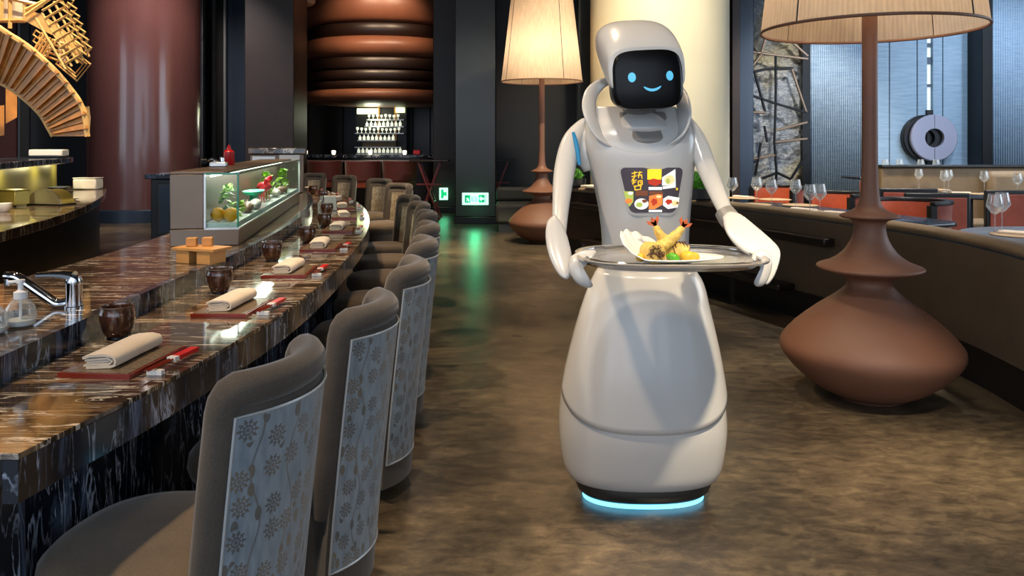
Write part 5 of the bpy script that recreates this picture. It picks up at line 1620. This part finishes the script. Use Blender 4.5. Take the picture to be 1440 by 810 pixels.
# ================================================================== FLOOR LAMPS
def floor_lamp(label, cx, Y, zs, zshade, rsh):
    r = thing('floor_lamp', label, 'lamp', (cx, Y, 0), 0, 'terracotta floor lamps')
    s_ = 4.15 / FPX
    prof = [(.16, 0.0), (.17, .004), (46 * s_, .012), (70 * s_, .055), (96 * s_, .13), (111 * s_, .19), (118.5 * s_, .235), (120 * s_, .265), (117 * s_, .30), (100 * s_, .375), (70 * s_, .47), (46 * s_, .535), (34 * s_, .575), (30 * s_, .60), (31 * s_, .625), (38 * s_, .645), (58 * s_, .664), (69 * s_, .678), (70.5 * s_, .687), (68 * s_, .697), (52 * s_, .72), (36 * s_, .765), (25 * s_, .83), (21 * s_, .89), (22 * s_, .93), (30 * s_, .944), (38 * s_, .952), (39.5 * s_, .96), (37 * s_, .968), (26 * s_, .984), (18 * s_, 1.005), (14 * s_, 1.04), (11.8 * s_, 1.11), (11 * s_, 1.2), (10.5 * s_, 1.4), (10 * s_, zshade + .35)]
    pr = crom([(a, b) for a, b in prof], 2)
    MB().lathe(pr, 64).build('base', MAT['terracotta'], r, ang=60)
    # shade
    zt = zshade + 1.22; rt = rsh * .74
    sh_ = MB().grid(lambda u, v: ((rsh + (rt - rsh) * v) * math.cos(6.28318 * u), (rsh + (rt - rsh) * v) * math.sin(6.28318 * u), zshade + (zt - zshade) * v), 96, 6).build('shade', MAT['shade_linen'], r, ang=80)
    set_uv(sh_, lambda co: ((math.atan2(co.y, co.x) / 6.28318) % 1.0, co.z))
    for z, rr in ((zshade, rsh), (zt, rt)):
        MB().tube([(rr * math.cos(6.283 * k / 64), rr * math.sin(6.283 * k / 64), z) for k in range(64)], .008, 6, closed=True).build('rim', MAT['terracotta'], sh_)
    for k in range(4):
        a = 6.283 * (k / 4 + .08)
        MB().tube([((rsh + .002) * math.cos(a), (rsh + .002) * math.sin(a), zshade), ((rt + .002) * math.cos(a), (rt + .002) * math.sin(a), zt)], .004, 5).build('seam', MAT['brown_wood'], sh_)
    for k in range(3):
        a = 6.283 * k / 3 + .4
        MB().tube([(0, 0, zshade + .36), (.16 * math.cos(a), .16 * math.sin(a), zshade + .33)], .008, 6).build('arm', MAT['black_metal'], r)
        MB().sphere((.17 * math.cos(a), .17 * math.sin(a), zshade + .39), .038, 12, 8).build('bulb', MAT['lamp_bulb'], r)
        light('POINT', 'lamp_light', (cx + .17 * math.cos(a), Y + .17 * math.sin(a), zshade + .40), 11, (1, .84, .64), shadow_soft_size=.06)
    return r
floor_lamp('tall terracotta gourd shaped lamp in front of the curved brown booth wall', P(1223, 0, 4.15).x, 4.15, 1.0, 1.945, .552)
floor_lamp('tall terracotta gourd shaped lamp before the low olive sofa', P(762, 0, 10.6).x, 10.6, 1.0, 2.17, .55)

# ================================================================== BOOTH AND TABLES ON THE RIGHT
BH = .80
bp2 = crom([(.62, 9.3), (1.05, 8.5), (1.52, 7.5), (1.89, 6.72), (2.22, 5.85), (2.47, 5.15), (2.56, 4.5), (2.52, 3.8), (2.42, 3.1)], 6)
def offs(off):
    out = []
    for i, p in enumerate(bp2):
        a_, b_ = Vector(bp2[max(i - 1, 0)]), Vector(bp2[min(i + 1, len(bp2) - 1)])
        t_ = (b_ - a_).normalized(); nn = Vector((t_.y, -t_.x))      # towards the aisle
        out.append(Vector(p) + nn * off)
    return out
bo = thing('booth_wall', 'long curved booth wall upholstered in brown leather with dark plinth', 'booth', (0, 0, 0))
def sweep(name, o0, o1, z0, z1, mat, i0=0, i1=None, bev=0.0, lab=None):
    A_, B_ = offs(o0)[i0:i1], offs(o1)[i0:i1]
    m = MB().rings([[(a.x, a.y, z0), (a.x, a.y, z1), (b.x, b.y, z1), (b.x, b.y, z0)] for a, b in zip(A_, B_)])
    return m.build(name, MAT[mat], bo, ang=50, bevel=bev)
sweep('back_panel', 0.0, -.11, .22, BH - .035, 'booth_leather', 18)
sweep('cabinet_panel', 0.0, -.11, .22, BH - .035, 'brown_wood', 0, 19)
sweep('plinth', -.03, -.10, 0, .219, 'plinth_black')
MB().tube([(p.x, p.y, BH - .012) for p in offs(-.055)], .055, 10, flat=.42, up=(1, 0, 0.0)).build('top_roll', MAT['banquette'], bo, ang=80) if False else None
rs = []
for p, q_ in zip(offs(.012), offs(-.122)):
    c_ = (p + q_) / 2; h_ = (p - q_) / 2
    rs.append([(c_.x + h_.x * math.cos(a), c_.y + h_.y * math.cos(a), BH - .0 + .034 * math.sin(a)) for a in [2 * math.pi * k / 12 for k in range(12)]])
MB().rings(rs).build('top_roll', MAT['banquette'], bo, ang=80)
sweep('ledge', .10, .001, .60, .66, 'dark_wood', 2, 27, .01)
sweep('step', .16, .001, .22, .27, 'dark_wood', 4, 24, .01)
for i in range(4, 24, 5):
    p = offs(.12)[i]
    MB().b2(p.x - .02, p.x + .02, p.y - .02, p.y + .02, 0, .2195).build('step_leg', MAT['dark_wood'], bo, smooth=False)

def wine_glass_mesh():
    prof = [(.036, 0), (.036, .002), (.008, .006), (.0038, .02), (.0035, .11), (.006, .118), (.022, .128), (.049, .165), (.05, .172), (.036, .245), (.0345, .245), (.048, .172), (.046, .165), (.02, .132), (.001, .124)]
    return MB().lathe(prof, 20).mesh('wine_glass', True, 40)
wg = wine_glass_mesh(); wg.materials.append(MAT['clear_glass'])
pm_ = MB().lathe([(.15, 0), (.155, .002), (.155, .006), (.14, .008)], 28).mesh('placemat'); pm_.materials.append(MAT['placemat'])
nk = MB().rings([[(x, y, z) for x, z in ((-.05, 0), (-.05, .012), (-.02, .02), (.03, .018), (.05, .01), (.05, 0))] for y in (-.1, 0, .1)]).mesh('napkin', True, 60); nk.materials.append(MAT['napkin_cloth'])

TH = .78
def table(label, cx, cy, hx_, hy_, rz, mat, h=TH, ex=6.0):
    r = thing('dining_table', label, 'table', (cx, cy, 0), rz)
    MB().rings([so(hx_ - .004, hy_ - .004, h - .03, ex), so(hx_, hy_, h - .026, ex), so(hx_, hy_, h - .004, ex), so(hx_ - .004, hy_ - .004, h, ex)]).build('top', MAT[mat], r, ang=50)
    for s_ in (-1, 1):
        yy = s_ * max(0, hy_ - .45)
        MB().lathe([(.2, 0), (.2, .015), (.04, .03), (.035, h - .031)], 20, (0, yy, 0)).build('pedestal', MAT['black_metal'], r)
        if yy == 0: break
    return r
def on_table(px, py, h=TH): return G(px, py, h + .0006)
TA = table('long dark dining table set right behind the curved booth wall', 2.55, 6.42, .36, 1.05, math.atan2(.93, -.36) - math.pi / 2, 'table_dark')
TB = table('long dark dining table in front of the brown banquette', 5.0, 8.55, 1.25, .42, R(-6), 'table_dark')
TC = table('grey round dining table beside the booth wall', 3.42, 4.75, .62, .55, 0, 'table_grey', TH, 2.2)
TD = table('dark high table behind the brown banquette', 5.6, 11.2, .8, .35, 0, 'table_dark', .86)

def glass_at(px, py, label, h=TH, grp=None):
    g = on_table(px, py, h)
    tag(link('wine_glass', wg, g), label, 'glass', grp)
for i, (px, py) in enumerate(((1030, 287), (1064, 287), (1085, 292), (1119, 292), (1139, 304), (1153, 303))):
    glass_at(px, py, 'angular wine glass on the long table behind booth wall', TH, 'wine glasses on the booth table')
for i, (px, py) in enumerate(((1292, 266), (1328, 270), (1334, 268), (1384, 271), (1431, 276))):
    glass_at(px, py, 'angular wine glass on the banquette table', TH, 'wine glasses on the banquette table')
for i, (px, py) in enumerate(((1399, 328), (1409, 324))):
    glass_at(px, py, 'angular wine glass on the grey round table', TH, 'wine glasses on the grey round table')
for x in (5.3, 5.5, 5.8, 6.02):
    tag(link('wine_glass', wg, (x, 11.1, .8606)), 'angular wine glass on the high table behind banquette', 'glass', 'wine glasses on the high table')
for px, py in ((1045, 279), (1060, 288), (1125, 289), (1130, 297), (1178, 302), (1090, 281)):
    g = on_table(px, py)
    tag(link('round_placemat', pm_, g), 'round tan placemat on long table behind the booth wall', 'placemat', 'placemats on the booth table')
for px, py in ((1270, 268), (1315, 267), (1375, 273), (1420, 273)):
    g = on_table(px, py)
    tag(link('round_placemat', pm_, g), 'round tan placemat on the banquette table', 'placemat', 'placemats on the banquette table')
g = on_table(1432, 331)
tag(link('round_placemat', pm_, g), 'round tan placemat on the grey round table', 'placemat')
g = on_table(1432, 331) + Vector((0, 0, .0085))
tag(link('folded_napkin', nk, g, .8), 'cream napkin on the grey round table', 'napkin')
g = on_table(1350, 272)
tag(link('folded_napkin', nk, g, 1.4), 'cream napkin between glasses on the banquette table', 'napkin')
for px, py in ((1045, 279), (1130, 297), (1178, 302)):
    g = on_table(px, py) + Vector((0, 0, .0085))
    tag(link('folded_napkin', nk, g, .6), 'cream napkin laid on long table behind booth wall', 'napkin', 'napkins on the booth table')

# planters
def planter(label, g, r_, hpot, hleaf, n):
    o = thing('planter', label, 'plant', g)
    MB().lathe([(r_ * .8, 0), (r_, .01), (r_ * 1.05, hpot), (r_ * .95, hpot), (r_ * .9, hpot - .02), (.001, hpot - .02)], 20, sx=1.5).build('pot', MAT['dark_green_pot'], o)
    m = MB()
    for k in range(n):
        a = random.uniform(0, 6.283); ph = random.uniform(0, 1.57); rr = r_ * random.uniform(.5, 1.25)
        base = Vector((1.4 * r_ * .7 * random.uniform(-1, 1), r_ * .6 * random.uniform(-1, 1), hpot - .02))
        tip = Vector((1.5 * rr * math.cos(a) * math.cos(ph), rr * math.sin(a) * math.cos(ph), hpot + hleaf * math.sin(ph) * random.uniform(.7, 1.1)))
        d_ = (tip - base); sd = d_.cross(Vector((0, 1, .3))).normalized() * .008
        m.add([base + d_ * .3 - sd, base + d_ * .3 + sd, base + d_ * .7 + sd * 1.4, tip, base + d_ * .7 - sd * 1.4], [(0, 1, 2, 3, 4)])
    f = m.build('foliage', MAT['leaf_green'], o); f['kind'] = 'stuff'
def booth_top(i): 
    p = offs(-.055)[i]; return Vector((p.x, p.y, BH + .0345))
planter('dark planter of grassy green leaves on booth wall beside the long set table', Vector((1.66, 7.05, BH + .035)), .11, .10, .15, 420)
planter('dark planter of grassy green leaves at the far end of booth wall by folded cloth', Vector((.72, 9.1, BH + .035)), .09, .09, .13, 200)
# white cloths at the far end of the booth wall
o = MB().box((1.0, 8.75, BH + .05), (.45, .26, .03), Matrix.Rotation(-1.05, 3, 'Z')).build('folded_cloth', MAT['napkin_cloth'], bevel=0.008)
tag(o, 'folded cream cloth lying on the far end of booth wall', 'cloth')

# ---- chairs on the right
def square_chair(label, cx, cy, rz):
    r = thing('red_dining_chair', label, 'chair', (cx, cy, 0), rz, 'red backed dining chairs')
    # faces +y, back towards -y
    MB().b2(-.27, .27, -.30, -.245, .42, .90).build('back_frame', MAT['black_wood'], r, bevel=0.01)
    MB().b2(-.235, .235, -.312, -.3005, .47, .86).build('back_panel', MAT['red_velvet'], r, bevel=0.004)
    MB().b2(-.235, .235, -.2445, -.2, .47, .86).build('back_cushion', MAT['red_velvet'], r, bevel=0.01)
    MB().b2(-.27, .27, -.245, .25, .36, .419).build('seat_frame', MAT['black_wood'], r, bevel=0.006)
    MB().b2(-.25, .25, -.2, .25, .42, .469).build('seat', MAT['orange_leather'], r, bevel=0.015)
    for x in (-.245, .245):
        for y in (-.22, .22):
            MB().b2(x - .02, x + .02, y - .02, y + .02, 0, .359).build('leg', MAT['black_wood'], r, smooth=False)
    return r
def tub_chair(label, cx, cy, rz):
    r = thing('tub_chair', label, 'chair', (cx, cy, 0), rz, 'orange tub chairs')
    rs, rs2, rs3 = [], [], []
    n = 22
    for i in range(n + 1):
        a = math.pi + math.pi * (-.08 + 1.16 * i / n)
        ca, sa = math.cos(a), math.sin(a)
        rs.append([(ca * .29, sa * .29, .40), (ca * .315, sa * .315, .84), (ca * .275, sa * .275, .84), (ca * .26, sa * .26, .40)])
        rs2.append([(ca * .325, sa * .325, .841), (ca * .325, sa * .325, .872), (ca * .262, sa * .262, .872), (ca * .262, sa * .262, .841)])
        rs3.append([(ca * .259, sa * .259, .45), (ca * .272, sa * .272, .835), (ca * .25, sa * .25, .835), (ca * .235, sa * .235, .45)])
    MB().rings(rs).build('shell', MAT['red_velvet'], r, ang=50)
    MB().rings(rs2).build('top_rail', MAT['black_wood'], r, ang=50, bevel=0.008)
    MB().rings(rs3).build('inner_cushion', MAT['orange_leather'], r, ang=50)
    MB().lathe([(.25, .36), (.255, .38), (.25, .4)], 24).build('seat_frame', MAT['black_wood'], r)
    MB().lathe([(.23, .401), (.233, .42), (.225, .455), (.001, .465)], 24).build('seat', MAT['orange_leather'], r)
    for i in (0, n):
        a = math.pi + math.pi * (-.08 + 1.16 * i / n)
        MB().b2(-.03, .03, -.025, .025, .36, .84).build('front_post', MAT['black_wood'], r, (math.cos(a) * .295, math.sin(a) * .295, 0), a)
    for x in (-.18, .18):
        for y in (-.18, .18):
            MB().tube([(x, y, .36), (x * 1.1, y * 1.1, 0)], [.02, .014], 6).build('leg', MAT['black_wood'], r)
    return r
square_chair('square red velvet chair with black frame, its back to the grey round table', P(1326, 0, 6.9).x, 7.2, R(-8))
square_chair('square red velvet chair at banquette table, beside the near lamp stem', 3.9, 7.9, R(-8))
square_chair('dark red velvet chair with back half hidden under banquette table edge', P(1425, 0, 7.4).x, 7.6, R(-6))
square_chair('red velvet chair standing alone before the blue curtain', P(1188, 0, 10.2).x, 10.2, R(60))
tub_chair('orange tub chair with black rim between the booth table and a square red chair', 3.33, 6.55, R(110))
tub_chair('orange tub chair with black rim at the middle of the booth table', P(1180, 0, 7.4).x, 7.5, R(110))
tub_chair('orange tub chair with black rim behind far end of the booth table', P(1092, 0, 8.6).x, 8.6, R(120))

# ---- banquette
bq = thing('banquette', 'long brown leather banquette behind the dark table', 'sofa', (0, 0, 0))
x0, x1 = P(1240, 0, 9.6).x, 8.6
MB().b2(x0, x1, 9.6, 9.75, .40, 1.04).build('back_panel', MAT['banquette'], bq, bevel=0.02)
MB().b2(x0 - .02, x1, 9.55, 9.78, 1.041, 1.07).build('top_rail', MAT['black_wood'], bq, bevel=0.006)
MB().b2(x0, x1, 9.1, 9.599, .2, .42).build('seat', MAT['banquette'], bq, bevel=0.03)
MB().b2(x0 + .03, x1, 9.15, 9.7, 0, .199).build('plinth', MAT['plinth_black'], bq, smooth=False)
cx0 = P(1394, 0, 9.4).x
MB().b2(cx0, cx0 + 1.6, 9.42, 9.598, .425, 1.0).build('back_cushion', MAT['banquette'], bq, bevel=0.07)
